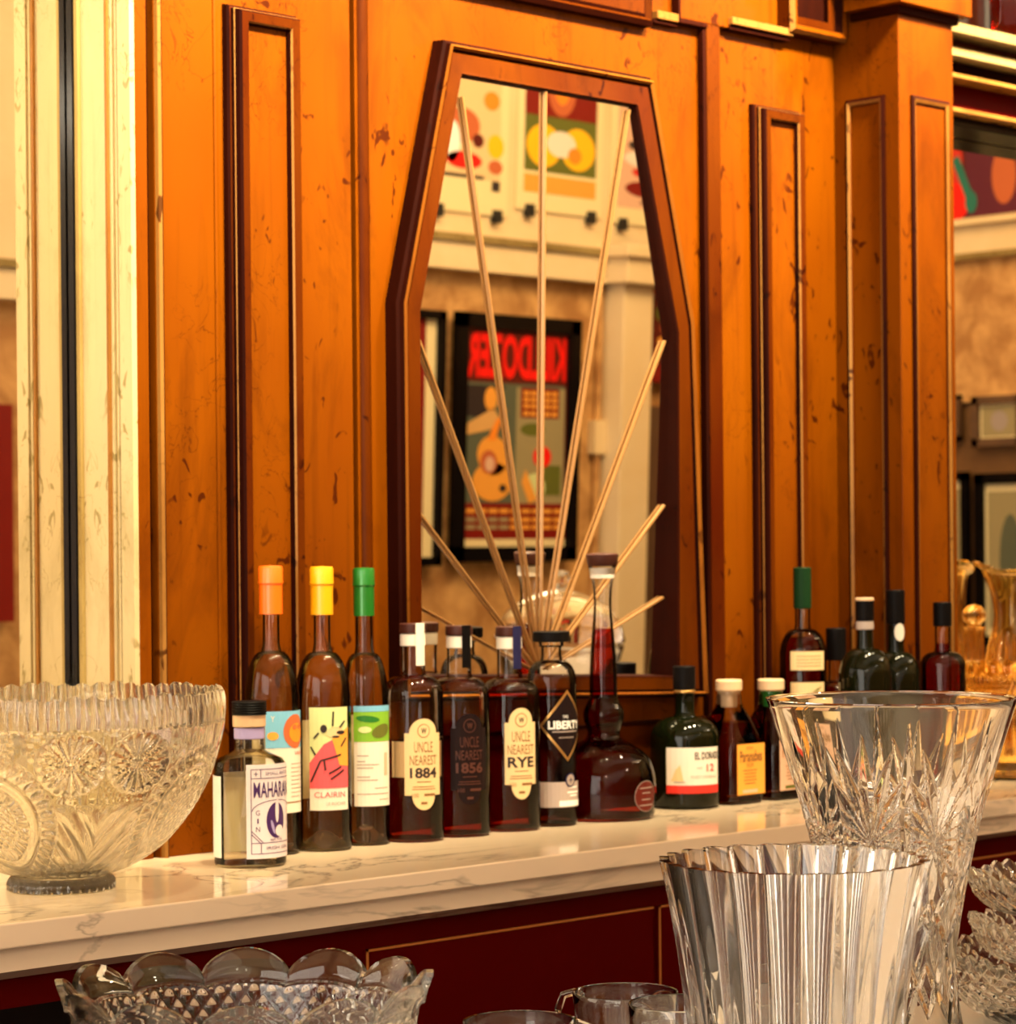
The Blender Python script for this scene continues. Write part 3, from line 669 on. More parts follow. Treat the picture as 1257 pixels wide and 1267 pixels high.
# three flask bottles with shield labels
def shield(D, S, w0, w1, z0, z1, m, layer=0):
    """upright label with a rounded head and foot and small notched shoulders"""
    c, hw = (w0 + w1) / 2, (w1 - w0) / 2; a = 18; pts = [(-hw, z0 + a), (-hw * .62, z0 + a)]
    pts += [(-hw * .62 * math.cos(t), z0 + a - (a) * math.sin(t)) for t in [PI * i / 12 for i in range(1, 12)]] + [(hw * .62, z0 + a), (hw, z0 + a), (hw, z1 - a), (hw * .75, z1 - a)]
    pts += [(hw * .75 * math.cos(t), z1 - a + a * math.sin(t)) for t in [PI * i / 12 for i in range(1, 12)]] + [(-hw * .75, z1 - a), (-hw, z1 - a)]
    D.poly([((x + c) * S, z * S) for x, z in pts], m, layer)
def flask(px, base, cap_t, la, labm, inkm, ink2, big, level, strip, label, band=None, lw=24):
    p, S = seat(px, base, rpx=42)
    e = empty('whiskey_bottle', p, facing(p, la), label, 'bottle', GP)
    H = base - cap_t; zs = H - 88; R_ = 36.5
    pr = [(R_ - 4, 0), (R_ - 1, 2), (R_, 5), (R_, zs)] + shoulder(R_, zs, 16, zs + 24)[1:] + [(15, zs + 30), (14.5, H - 10)]
    kw = dict(n=2.25)
    shell(e, pr, S, M['bottle'], **kw); liquid(e, pr, S, level, M['whiskey'], inset=2.6, **kw)
    b = MB(); b.lathe([(0, (H - 12) * S), (16.5 * S, (H - 12) * S), (17 * S, (H - 10) * S), (16.6 * S, (H - 1) * S), (15.5 * S, H * S), (0, H * S)], M['woodcap'], 40); b.build('stopper', e, label='dark wooden stopper')
    cyl(e, 'neck_label', 15.8, H - 28, H - 13, S, M['paper'])
    D = Decal(); D.rect(-2 * S, 11 * S, (H - 52) * S, (H + .4) * S, strip, 0); D.build('seal_strip', e, R=17.3 * S)
    D = Decal(); zb, zt = 40, base - (base - 155); zt = 152
    if band: D.rect(-42 * S, 29 * S, 80 * S, 124 * S, band, 0)
    shield(D, S, -lw, lw, zb, zt, labm, 1)
    D.ell(0, 137 * S, 8 * S, 8.5 * S, ink2, 2); D.ell(0, 137 * S, 7 * S, 7.5 * S, labm, 3); D.text('W', 0, 137 * S, 7 * S, 7 * S, inkm, 4, bold=.03)
    D.text('UNCLE', 0, 117 * S, 24 * S, 13 * S, ink2, 2); D.text('NEAREST', 0, 101 * S, 35 * S, 12 * S, ink2, 2)
    D.text(big, 0, 85.5 * S, 35 * S, 13 * S, inkm, 2, bold=.03)
    for i, (a, wd) in enumerate(((74, 18), (68, 28), (65, 30))): D.rect(-wd / 2 * S, wd / 2 * S, a * S, (a + 1) * S, ink2, 2)
    D.text("100", -11 * S, 58 * S, 8 * S, 5 * S, ink2, 2); D.rect(0, 15 * S, 57 * S, 60 * S, ink2, 2); D.rect(-4 * S, 4 * S, 47 * S, 50 * S, ink2, 2)
    D.build('label', e, R=(R_ + 1.0) * S)
    return e
flask(513, 1031, 763, 19, M['cream_paper'], M['ink'], M['brownink'], '1884', 122, M['paper'], 'whiskey flask with a cream label reading 1884 and a cream side band', band=M['cream_paper'])
flask(570, 1021, 762, 19, M['darklabel'], M['dimink'], M['dimink'], '1856', 140, M['blackcap'], 'whiskey flask with a nearly black label between the two cream labelled flasks')
flask(632, 1012, 761, 22, M['cream_paper'], M['ink'], M['brownink'], 'RYE', 178, M['navy'], 'whiskey flask with a cream label reading RYE and a navy neck strip', lw=21)
# bottle with the diamond label
p, S = seat(684, y=-.075, rpx=31)
e = empty('liquor_bottle', p, facing(p, 26), 'clear bottle with a dark gold edged diamond label, left of the long necked decanter', 'bottle', GP)
_, by = project(p); H = by - 781; R_ = 31
pr = [(27, 0), (30, 2), (R_, 6), (R_, H - 64)] + shoulder(R_, H - 64, 14, H - 36)[1:] + [(12.5, H - 30), (12.5, H - 20), (15.5, H - 18), (15.5, H - 13)]
shell(e, pr, S, M['bottle']); liquid(e, pr, S, 168, M['whiskey_brown'], inset=2.5)
cyl(e, 'stopper', 23, H - 13, H, S, M['blackcap'])
D = Decal(); f = lambda x, z: (x * S, z * S)
D.poly([f(-30, 124), f(6, 80), f(42, 124), f(6, 168)], M['goldfoil'], 0); D.poly([f(-26.5, 124), f(6, 84.5), f(38, 124), f(6, 163.5)], M['darklabel'], 1)
D.text('LIBERTY', 5 * S, 125 * S, 48 * S, 10 * S, M['whiteink'], bold=.03); D.text('THE', 3 * S, 135 * S, 8 * S, 3.5 * S, M['whiteink']); D.rect(-14 * S, 24 * S, 116 * S, 117.5 * S, M['greyink'], 2); D.rect(-6 * S, 16 * S, 109 * S, 110 * S, M['greyink'], 2)
D.rect(-30 * S, 30 * S, 24 * S, 55 * S, M['greyband'], 0); D.rect(-6 * S, 30 * S, 25 * S, 32 * S, M['whiteink'], 1); D.ell(10 * S, 57 * S, 8 * S, 9 * S, M['navy'], 2); D.ell(10 * S, 57 * S, 6 * S, 7 * S, M['greyink'], 3); D.text('+', 10 * S, 57 * S, 6 * S, 7 * S, M['navy'], 4)
for a, z in ((16, 47), (22, 41), (14, 37)): D.rect((16 - a / 2) * S, (16 + a / 2) * S, z * S, (z + 2) * S, M['whiteink'], 1)
D.build('label', e, R=(R_ + .5) * S)

# long necked decanter
p, S = seat(748, y=-.066, rpx=64)
e = empty('liquor_decanter', p, facing(p, 24), 'long necked bell shaped decanter of dark red brown liquor with a brown stopper', 'decanter', GP)
pr = smooth_prof([(56, 0), (61, 3), (63, 14), (64, 36), (62, 56), (54, 76), (38, 89), (24, 97), (20, 104), (22, 113), (25, 122), (25, 132), (20, 143), (17.5, 152), (17, 175), (15.5, 205), (13, 234), (11, 262), (12, 285), (15, 300), (18, 312)], 5)
shell(e, pr, S, M['bottle'], seg=72); liquid(e, pr, S, 234, M['whiskey_deep'], inset=1.8, seg=72)
b = MB(); b.lathe([(r * S, z * S) for r, z in [(0, 311), (17, 311), (18.5, 313), (20, 322), (20.5, 325), (18, 327), (0, 328)]], M['woodcap'], 40); b.build('stopper', e, label='turned brown stopper')
cyl(e, 'neck_seal', 16.3, 296, 309, S, M['paper'], rb=14.6, bev=.3)
D = Decal(); D.ell(32 * S, 30 * S, 20 * S, 19 * S, M['greyink'], 0, 40); D.ell(32 * S, 30 * S, 19.2 * S, 18.2 * S, M['maroon'], 1, 40)
for z, a in ((40, 12), (34, 8), (26, 9), (19, 13)): D.rect((32 - a) * S, (32 + a) * S, (z - .6) * S, (z + .6) * S, M['greyink'], 2)
D.build('label', e, R=64.6 * S, label='dark red round label')

# dark stout rum bottle
p, S = seat(848, 993, rpx=43)
e = empty('rum_bottle', p, facing(p, 16), 'stout black rum bottle with a cream label banded red at the foot', 'bottle', GP)
R_ = 43; pr = [(38, 0), (42, 3), (R_, 8), (R_, 84)] + shoulder(R_, 84, 14, 112)[1:] + [(12, 116), (12, 140), (13, 142)]
shell(e, pr, S, M['bottle_dark']); cyl(e, 'neck_ring', 14, 141, 145, S, M['goldfoil']); cyl(e, 'cap', 14, 145, 174, S, M['blackcap'])
D = Decal(); f = lambda y: (993 - y) * S
D.rect(-36 * S, 38 * S, f(973), f(917), M['paper'], 0); D.rect(-36 * S, 38 * S, f(973), f(963), M['redink'], 1)
D.poly([(-30 * S, f(958)), (-14 * S, f(958)), (-18 * S, f(938)), (-24 * S, f(944))], M['cream_paper'], 1); D.rect(-26 * S, -12 * S, f(960), f(958.5), M['greyink'], 2)
D.text('EL DORADO', 20 * S, f(927), 40 * S, 9 * S, M['ink'], bold=.02); D.text('12', 22 * S, f(942), 12 * S, 9 * S, M['redink'], bold=.02); D.text('AGED', 6 * S, f(942), 8 * S, 3 * S, M['greyink']); D.text('FINEST DEMERARA', 14 * S, f(953), 38 * S, 3.5 * S, M['greyink'])
D.build('label', e, R=(R_ + .5) * S)

# two square-ish cork bottles
def cork_bottle(px, base, top, la, labm, foot, seal, label):
    p, S = seat(px, base, rpx=34)
    e = empty('rum_bottle', p, 0, label, 'bottle', GP)
    R_ = 32.5; H = base - top; zs = H - 72
    pr = [(29, 0), (32, 2), (R_, 6), (R_, zs - 14), (31, zs - 4), (26, zs + 12), (20, zs + 26), (14, zs + 38), (12.5, zs + 44), (12, H - 18)]
    kw = dict(n=6)
    shell(e, pr, S, M['bottle'], **kw); liquid(e, pr, S, zs + 20, M['whiskey_brown'], inset=2.6, **kw)
    cyl(e, 'cork', 11, H - 34, H - 13, S, seal, rb=10); cyl(e, 'stopper', 16.5, H - 14, H, S, M['cork'], bev=1.6)
    cyl(e, 'lip', 14.5, H - 18, H - 14.2, S, M['crystal_warm'])
    D = Decal(); D.rect(-24 * S, 28 * S, 12 * S, 74 * S, labm, 0)
    D.text('RON', 0, 69 * S, 12 * S, 3 * S, M['brownink']); D.text('Paranubes', 2 * S, 59 * S, 42 * S, 14 * S, M['brownink'], bold=.02); D.text('RUM', 0, 48 * S, 12 * S, 5 * S, M['brownink'])
    for z, a in ((41, 26), (37, 22), (33, 22), (29, 24), (25, 20)): D.rect(-a / 2 * S, a / 2 * S, z * S, (z + 1.2) * S, M['brownink'], 1)
    D.rect(-14 * S, 14 * S, 14 * S, 18 * S, foot, 1)
    D.build('label', e, front=(R_ + .3) * S)
cork_bottle(903, 985, 833, 26, M['orangelabel'], M['pinklabel'], M['cork'], 'square shouldered rum bottle with an orange label and pale cork stopper')
cork_bottle(955, 978, 831, 26, M['pinklabel'], M['olive'], M['green'], 'square shouldered rum bottle with a pink label, half behind the cut crystal vase')

# bottles in front of the pilaster, their feet hidden by the crystal vase
def back_bottle(px, y, top, R_, rn, zshoulder, zneck, cap0, capm, label, body='bottle', liq=None, lvl=None, capr=None, cat='bottle'):
    p, S = seat(px, y=y, rpx=R_); _, by = project(p); g = lambda t: by - t
    e = empty('wine_bottle' if cat == 'wine' else 'liquor_bottle', p, facing(p, 12), label, 'bottle', GP)
    pr = [(R_ - 3, 0), (R_ - .5, 2), (R_, 5), (R_, g(zshoulder))] + shoulder(R_, g(zshoulder), rn + 1, g(zneck))[1:] + [(rn, g(zneck) + 6), (rn, g(cap0) + 2)]
    shell(e, pr, S, M[body])
    if liq: liquid(e, pr, S, g(lvl), M[liq], inset=2.2)
    capr = capr or rn + 1.6
    cyl(e, 'cap', capr, g(cap0), g(top), S, capm)
    return e, S, g
e, S, g = back_bottle(995, -.053, 702, 29, 9.5, 812, 778, 753, M['darkgreencap'], 'tall dark liquor bottle with a dark green sleeve and two cream labels', liq='whiskey_deep', lvl=788, capr=11.2)
D = Decal(); D.rect(-22 * S, 24 * S, g(828) * S, g(805) * S, M['cream_paper'], 0); D.rect(-22 * S, 24 * S, g(905) * S, g(843) * S, M['cream_paper'], 0)
for y_ in (811, 815, 819, 823): D.rect(-14 * S, 18 * S, g(y_ + .4) * S, g(y_ - .4) * S, M['brownink'], 1)
D.line((4 * S, g(857) * S), (14 * S, g(850) * S), 1.4 * S, M['olive'], 1); D.line((8 * S, g(858) * S), (18 * S, g(848) * S), 1.2 * S, M['olive'], 1)
D.build('label', e, R=29.6 * S)
e, S, g = back_bottle(1036, -.040, 777, 26, 9.5, 862, 842, 817, M['blackcap'], 'small dark bottle with a wide black cap, just right of the green sleeved bottle', liq='whiskey_deep', lvl=848, capr=12.5)
e, S, g = back_bottle(1072, -.160, 741, 33, 10, 838, 802, 768, M['blackcap'], 'black bottle whose black cap has a pale flat top', body='bottle_dark', capr=11.4)
cyl(e, 'cap_disc', 11.6, g(744), g(739.5), S, M['cork'], label='pale disc on top of the cap'); cyl(e, 'neck_band', 11, g(779), g(768.5), S, M['greyband'])
e, S, g = back_bottle(1110, -.146, 730, 31, 10, 845, 806, 772, M['blackcap'], 'black wine bottle with a pale teardrop sticker on its neck', body='bottle_dark', capr=11.6, cat='wine')
D = Decal(); D.ell(3 * S, g(782) * S, 7 * S, 11 * S, M['paper'], 0); D.build('neck_label', e, R=11.9 * S)
e, S, g = back_bottle(1168, -.175, 745, 28, 9.5, 824, 806, 775, M['blackcap'], 'red brown liquor bottle with a black cap at the right end of the row', liq='whiskey_deep', lvl=796, capr=11.5)

# ------------------------------------------------------------------ cut glass
def grid(mb, rings, mat, nth, cap0=True, cap1=False):
    """rings: list of (nth,3) arrays"""
    o = len(mb.v); k = mb.mi(mat)
    for r in rings: mb.v += [tuple(v) for v in r]
    for a in range(len(rings) - 1):
        for i in range(nth):
            j = (i + 1) % nth; mb.f.append((o + a * nth + i, o + a * nth + j, o + (a + 1) * nth + j, o + (a + 1) * nth + i)); mb.m.append(k)
    def cap(a):
        c = len(mb.v); r = rings[a]; mb.v.append(tuple(np.mean(r, axis=0)))
        for i in range(nth): mb.f.append((o + a * nth + i, o + a * nth + (i + 1) % nth, c)); mb.m.append(k)
    if cap0: cap(0)
    if cap1: cap(len(rings) - 1)
def vessel(name, parent, mat, outer, inner, nth=480, disp=None, rim=None, rimpow=4, lobes=None, ang=28):
    """closed thick-walled glass: outer profile bottom to rim, inner profile rim to bottom; disp(theta, z, s) pushes the outer face, rim(theta) lifts the rim"""
    th = np.arange(nth) * 2 * PI / nth; mb = MB(); rings = []
    zt = max(z for _, z in outer); z0 = min(z for _, z in outer)
    L = 0; arc = [0]
    for a, b in zip(outer[:-1], outer[1:]): L += math.hypot(a[0] - b[0], a[1] - b[1]); arc.append(L)
    def lift(z): return max(0, (z - z0) / (zt - z0)) ** rimpow
    for (r, z), s in zip(outer, arc):
        rr = np.full(nth, r)
        if disp is not None: rr = rr + disp(th, z, s)
        if lobes is not None: rr = rr + lobes(th, z)
        zz = z + (rim(th) * lift(z) if rim is not None else 0) * np.ones(nth)
        rings.append(np.stack([rr * np.cos(th), rr * np.sin(th), zz], 1))
    for (r, z) in inner:
        rr = np.full(nth, r)
        if lobes is not None: rr = rr + lobes(th, z)
        zz = z + (rim(th) * lift(z) if rim is not None else 0) * np.ones(nth)
        rings.append(np.stack([rr * np.cos(th), rr * np.sin(th), zz], 1))
    grid(mb, rings, mat, nth, True, True)
    return mb.build(name, parent, ang=ang)
def resample(prof, n):
    P_ = np.array(prof, float); d = np.r_[0, np.cumsum(np.hypot(*np.diff(P_, axis=0).T))]; t = np.linspace(0, d[-1], n)
    return [tuple(v) for v in np.stack([np.interp(t, d, P_[:, 0]), np.interp(t, d, P_[:, 1])], 1)]
def seg_cut(s, z, segs):
    out = np.zeros_like(s)
    for (s0, z0, s1, z1, w0, wm, w1, dp) in segs:
        dx, dz = s1 - s0, z1 - z0; L2 = dx * dx + dz * dz
        t = np.clip(((s - s0) * dx + (z - z0) * dz) / L2, 0, 1); d = np.hypot(s - s0 - t * dx, z - z0 - t * dz)
        w_ = np.where(t < .5, w0 + (wm - w0) * t * 2, wm + (w1 - wm) * (t * 2 - 1)) + 1e-5
        out = np.maximum(out, dp * (w_ / max(w0, wm, w1)) * np.clip(1 - d / w_, 0, 1))
    return out
def bar_spot(px, dpt):
    """point at a camera depth on the front bar, whose top is at z = ZB"""
    c = (px - CX) / FPX
    for _ in range(4):
        py = HOR + (CAM.z - ZB) * FPX / dpt; d = ray(px, py); q = CAM + d * (dpt / d.dot(Fw))
    return Vector((q.x, q.y, ZB)), dpt / FPX

# big crystal punch bowl on the marble
p = on_z(76, 1100, 1.0); S = depth(p) / FPX
e = empty('crystal_punch_bowl', p, facing(p, 0), 'large cut crystal bowl with a sawtooth scalloped rim at the left of the marble', 'bowl')
po = smooth_prof([(60, 0), (66, 1), (67, 9), (64, 16), (62, 20), (90, 30), (130, 57), (165, 100), (188, 145), (201, 190), (205, 222), (203, 240)], 6)
pi_ = smooth_prof([(196, 240), (197, 222), (192, 190), (179, 147), (155, 103), (122, 64), (85, 40), (40, 32), (10, 31)], 5)
outer = [(r * S, z * S) for r, z in resample(po, 130)]; inner = [(r * S, z * S) for r, z in resample(pi_, 50)]
NTB = 900
def bowl_disp(th, z, s):
    z = z / S; out = np.zeros_like(th)
    if z < 24: return (np.cos(36 * th) * .5 - .5) * 1.6 * S * (1 if 2 < z < 16 else 0)
    a = ((th / (2 * PI) * 4 + .822) % 1 - .5); u = a * 259; v = z - 100.0; HW = 129.5
    rho = np.hypot(u / 78, (v + 4) / 84); phi = np.arctan2(v + 4, u)
    out = np.where((rho > .76) & (rho < 1.0), -4.0 * np.abs(np.sin(phi * 17)) * np.sin((rho - .76) / .24 * PI) ** .6, out)
    out = np.where((rho <= .76) & (rho > .60), -3.2 * np.sin((rho - .60) / .16 * PI), out)
    out = np.where((rho <= .56) & (rho > .40), -2.6 * np.abs(np.sin(phi * 14)), out)
    out = np.where(rho <= .36, -2.2 * np.abs(np.sin(u * .30 + v * .30) * np.sin(u * .30 - v * .30)), out)
    for su in (94, -94, 165, -165):
        q = np.hypot(u - su, v - 66); f = np.arctan2(v - 66, u - su)
        out = np.where((q < 36) & (rho > 1.0), -4.4 * np.abs(np.cos(f * 9)) ** .6 * np.clip(q / 7, .2, 1) * np.clip((36 - q) / 6, 0, 1), out)
    w_ = np.abs(np.abs(u) - HW); free = (rho > 1.02) & (v < 18)
    out = np.where(free, -3.6 * np.abs(np.sin((w_ * .9 - (v + 80) * .55) * .13)) * np.clip((18 - v) / 10, 0, 1), out)
    free2 = (rho > 1.02) & (v > 106)
    out = np.where(free2 & (out == 0), -2.4 * np.abs(np.sin(th * 54)), out)
    if z > 218: out = out - 1.5 * np.abs(np.sin(th * 54)) * min(1, (z - 218) / 12)
    return out * S * 1.5
def bowl_rim(th):
    saw = 2.0 * np.arcsin(np.sin(th * 54)) / 1.57
    return (saw * 1.4 + 7.0 * np.abs(np.sin(th * 6)) + 3 * np.sin(12 * th + 1)) * S
vessel('body', e, M['crystal_warm'], outer, inner, NTB, bowl_disp, bowl_rim, rimpow=7, ang=35)

# ------------------------------------------------------------------ the front bar and the glassware on it
ZB = 0.89
YB0, YB1 = -1.42, -0.70
fb = empty('front_bar', (2.0, (YB0 + YB1) / 2, 0), 0, 'pale topped front bar carrying the crystal vases and glass mugs', 'bar counter')
for nm, b_, m in (('bar_top', (0.3, 4.2, YB0, YB1, ZB - .04, ZB), M['baryellow']), ('bar_front', (0.4, 4.1, YB0 + .08, YB1 - .03, 0, ZB - .04), M['red'])):
    o = boxo(nm, b_, m, fb); o.location = -Vector(fb.location)

# ribbed straight vase
p, S = bar_spot(985, 1.87)
e = empty('ribbed_crystal_vase', p, facing(p, 3), 'clear crystal vase with straight vertical ribs, in front of the flared cut vase', 'vase')
_, by = project(p); H = by - 1062
NR = 24
def prof_ribbed(z): 
    t = z / H; return 120 + 36 * t + 11 * t ** 4
outer = [(prof_ribbed(z) * S, z * S) for z in np.linspace(0, H, 70)]
inner = [((prof_ribbed(z) - 13 - 5 * (1 - z / H)) * S, z * S) for z in np.linspace(H, 30, 60)] + [(60 * S, 22 * S), (8 * S, 20 * S)]
def rib_disp(th, z, s):
    a = (th / (2 * PI) * NR) % 1; return 8.5 * (np.abs(np.sin(a * PI)) ** .8 - 1) * S
vessel('body', e, M['crystal'], outer, inner, NR * 24, rib_disp, lambda th: (np.abs(np.sin(th * NR / 2)) * 2.0 - 1.5) * S, rimpow=14, lobes=lambda th, z: -.5 * np.cos(th * NR) * S, ang=40)

# flared cut vase
p, S = bar_spot(1107, 2.12)
e = empty('cut_crystal_vase', p, facing(p, 8), 'tall flared crystal vase cut with long starburst rays, at the right', 'vase')
_, by = project(p); H = by - 864
def fl(y): return by - y
pv = smooth_prof([(88, 0), (90, 6), (88, by - 1290), (80, fl(1240)), (76, fl(1190)), (82, fl(1140)), (95, fl(1070)), (112, fl(1000)), (133, fl(930)), (153, fl(868)), (155, H)], 8)
outer = [(r * S, z * S) for r, z in resample(pv, 190)]
iv = [(r - 7 - 4 * (1 - z / H), z) for r, z in pv if z > 25][::-1]
inner = [(r * S, z * S) for r, z in resample(iv, 70)] + [(30 * S, 22 * S), (5 * S, 20 * S)]
K = 8
segs = []
zc_ = fl(1035)
def ray_seg(a, L, w_, z0=0, s0=0, dp=6.0, st=4):
    a = math.radians(a); segs.append((s0 + st * math.sin(a), zc_ + z0 + st * math.cos(a), s0 + L * math.sin(a), zc_ + z0 + L * math.cos(a), 1.5, w_, .3, dp))
for a, L, w_ in ((0, 135, 8), (-13, 118, 7), (13, 118, 7), (-26, 92, 7), (26, 92, 7), (-40, 66, 6.5), (40, 66, 6.5), (-58, 46, 6), (58, 46, 6), (-85, 34, 5), (85, 34, 5), (-110, 36, 5), (110, 36, 5), (-135, 50, 6), (135, 50, 6), (-155, 75, 6), (155, 75, 6), (180, 90, 7)): ray_seg(a, L, w_)
SW = 2 * PI / K * 105
segs += [(SW / 2, zc_ - 60, SW / 2, zc_ + 150, 1, 8, .3, 6.5), (-SW / 2, zc_ - 60, -SW / 2, zc_ + 150, 1, 8, .3, 6.5)]
for s_ in (-1, 1):
    segs += [(0, zc_ - 70, s_ * SW / 2, zc_ - 130, 3, 5, 3, 5), (s_ * SW / 2, zc_ - 40, 0, zc_ - 100, 3, 5, 3, 5), (s_ * SW / 2, zc_ - 130, 0, zc_ - 210, 3, 6, 3, 5), (0, zc_ - 150, s_ * SW / 2, zc_ - 220, 3, 6, 3, 5)]
segs = [q[:7] + (q[7] * 1.35,) for q in segs]
def cut_disp(th, z, s):
    a = ((th / (2 * PI) * K) % 1 - .5) * SW; zz = np.full_like(th, z / S)
    return -seg_cut(a, zz, segs) * S
vessel('body', e, M['crystal'], outer, inner, 768, cut_disp, ang=30)

# scalloped bowl low at the left
p, S = bar_spot(306, 1.78)
e = empty('scalloped_crystal_bowl', p, facing(p, 0), 'pressed crystal bowl with a rim of rounded scallops, lowest at the left', 'bowl')
_, by = project(p); H = by - 1222
NS = 12
pb_ = smooth_prof([(120, 0), (150, 4), (184, H * .18), (200, H * .42), (208, H * .70), (214, H * .90), (226, H)], 7)
outer = [(r * S, z * S) for r, z in resample(pb_, 110)]
ib_ = smooth_prof([(217, H), (206, H * .93), (202, H * .885), (194, H * .87), (192, H * .80), (186, H * .45), (172, H * .22), (140, 20)], 7)
inner = [(r * S, z * S) for r, z in resample(ib_, 60)] + [(60 * S, 16 * S), (6 * S, 15 * S)]
def sc_rim(th): return (34 * np.abs(np.cos(th * NS / 2)) ** .55 - 18) * S
def sc_disp(th, z, s):
    zz = z / S / H
    d = np.zeros_like(th)
    if zz < .84: d = -3.2 * np.abs(np.sin(th * 28 + z / S * .11) * np.sin(th * 28 - z / S * .11))
    return d * S
vessel('body', e, M['crystal'], outer, inner, 784, sc_disp, sc_rim, rimpow=12, lobes=lambda th, z: 7 * np.abs(np.cos(th * NS / 2)) * S * (max(0, z / S / H) ** 5), ang=35)

# three glass mugs
def mug(px, dpt, rim_c, rpx, rot, label):
    p, S = bar_spot(px, dpt); _, by = project(p); H = by - rim_c
    e = empty('glass_mug', p, facing(p, rot), label, 'mug', 'clear glass mugs on the front bar')
    b = MB(); r = rpx
    b.lathe([(0, 0)] + [(a * S, z * S) for a, z in [(r * .62, 0), (r * .70, 3), (r * .76, 14), (r * .93, H * .5), (r * .98, H * .85), (r, H - 2), (r - 1.2, H), (r - 3.2, H - 1), (r - 4.6, H * .85), (r * .93 - 5, H * .5), (r * .76 - 6, 18), (r * .5, 12)]] + [(0, 11 * S)], M['crystal'], 72)
    b.build('body', e, ang=50)
    b = MB(); pts = [((r * .97 + d_) * S, 0, z * S) for d_, z in ((-2, H * .88), (10, H * .93), (26, H * .88), (34, H * .70), (32, H * .48), (20, H * .30), (6, H * .24), (-6, H * .26))]
    b.tube(pts, 5.0 * S, M['crystal'], 12); b.build('handle', e, ang=60)
mug(775, 2.06, 1226, 66, 150, 'glass mug farthest back of the three, its rim highest')
mug(842, 1.965, 1240, 64, 70, 'glass mug tucked half behind the ribbed vase')
mug(645, 1.85, 1262, 72, 25, 'nearest glass mug, at the left of the three, only its rim showing')

# stacked cut dishes at the right edge
def dish(px, dpt, z0, r, h, label, teeth=40, waves=8, name='crystal_dish'):
    p, S = bar_spot(px, dpt); p = Vector((p.x, p.y, ZB + z0))
    e = empty(name, p, facing(p, 20), label, 'dish', 'cut crystal dishes at the right edge')
    po = smooth_prof([(r * .58, 0), (r * .64, .002), (r * .80, h * .22), (r * .92, h * .55), (r * .97, h * .85), (r, h)], 6)
    pn = smooth_prof([(r - .005, h), (r * .95 - .006, h * .85), (r * .90 - .006, h * .58), (r * .70, h * .34), (r * .2, h * .24), (.003, h * .24)], 6)
    def dd(th, z, s): return -.0022 * np.abs(np.sin(th * 20 + z * 260) * np.sin(th * 20 - z * 260)) * (1 if z > .004 else 0)
    vessel('body', e, M['crystal'], resample(po, 60), resample(pn, 40), 720, dd, lambda th: .0016 * np.arcsin(np.sin(th * teeth)) + .006 * np.abs(np.sin(th * waves / 2)), rimpow=6, ang=30)
dish(1338, 2.28, 0.0, .124, .058, 'wide cut crystal dish with a sawtooth rim, lowest of the stack at the right')
dish(1335, 2.30, 0.047, .096, .034, 'small cut crystal dish in the middle of the stack at the right')
dish(1335, 2.30, 0.0895, .098, .031, 'small cut crystal dish with a sawtooth rim, topmost of the stack at the right')

# ------------------------------------------------------------------ glassware in front of the right mirror
def back_spot(px, y):
    p, S = seat(px, y=y, rpx=30); _, by = project(p); return p, S, by
p, S, by = back_spot(1262, -.12)
e = empty('beaded_glass_bowl', p, facing(p), 'large gold lit glass bowl with a beaded band, right of the pilaster', 'bowl')
H = by - 820; r = 70
po = [(r * .8, 0), (r * .86, 3), (r * .93, H * .3), (r, H * .55), (r, H * .97), (r - .5, H)]
def bead(th, z, s):
    zz = z / S
    if H * .55 < zz < H * .92: return (2.6 * np.abs(np.sin(th * 34)) * abs(math.sin((zz - H * .55) / (H * .37) * PI * 3))) * S
    return (1.2 * np.cos(th * 24)) * S
vessel('body', e, M['crystal_gold_lit'], [(a * S, z * S) for a, z in resample(po, 80)], [(a * S, z * S) for a, z in resample([(r - 5, H), (r - 5.5, H * .5), (r * .8, 12), (4, 10)], 30)], 576, bead, lambda th: 1.6 * np.sin(th * 22) * S, rimpow=10, ang=35)
p, S, by = back_spot(1254, .045)
e = empty('glass_pitcher', p, facing(p), 'gold lit cut glass pitcher with a curled lip, against the right mirror', 'pitcher')
H = by - 705
pp = smooth_prof([(30, 0), (34, 3), (37, 60), (34, 110), (24, 165), (21, 195), (24, 225), (30, H - 5), (33, H)], 6)
def lip(th, z):
    t = max(0, (z / S / H - .72) / .28); a = np.maximum(0, np.cos(th - PI)) ** 6; return 16 * t ** 1.6 * a * S
vessel('body', e, M['crystal_gold_lit'], [(a * S, z * S) for a, z in pp], [((a - 4) * S, z * S) for a, z in pp if z > 14][::-1] + [(3 * S, 13 * S)], 360, lambda th, z, s: 1.2 * np.cos(th * 20) * S * (z / S < 150), lambda th: (12 * np.maximum(0, np.cos(th - PI)) ** 4) * S, rimpow=8, lobes=lip, ang=40)
b = MB(); b.tube([((30 + a) * S, 0, z * S) for a, z in ((-8, H - 22), (14, H - 12), (30, H - 40), (34, H - 90), (22, H - 150), (2, H - 175))], 4.5 * S, M['crystal_gold_lit'], 12); b.build('handle', e, ang=60)
p, S, by = back_spot(1207, .045)
e = empty('glass_decanter', p, facing(p), 'gold lit glass decanter with a ball stopper, between the pilaster and the pitcher', 'decanter')
H = by - 775
pp = smooth_prof([(26, 0), (28, 3), (29, 70), (27, 100), (18, 118), (12, 128), (11, H - 8), (14, H)], 6)
vessel('body', e, M['crystal_gold_lit'], [(a * S, z * S) for a, z in pp], [(max(3, a - 3) * S, z * S) for a, z in pp if z > 8][::-1] + [(2 * S, 7 * S)], 240, lambda th, z, s: .9 * np.cos(th * 16) * S, ang=40)
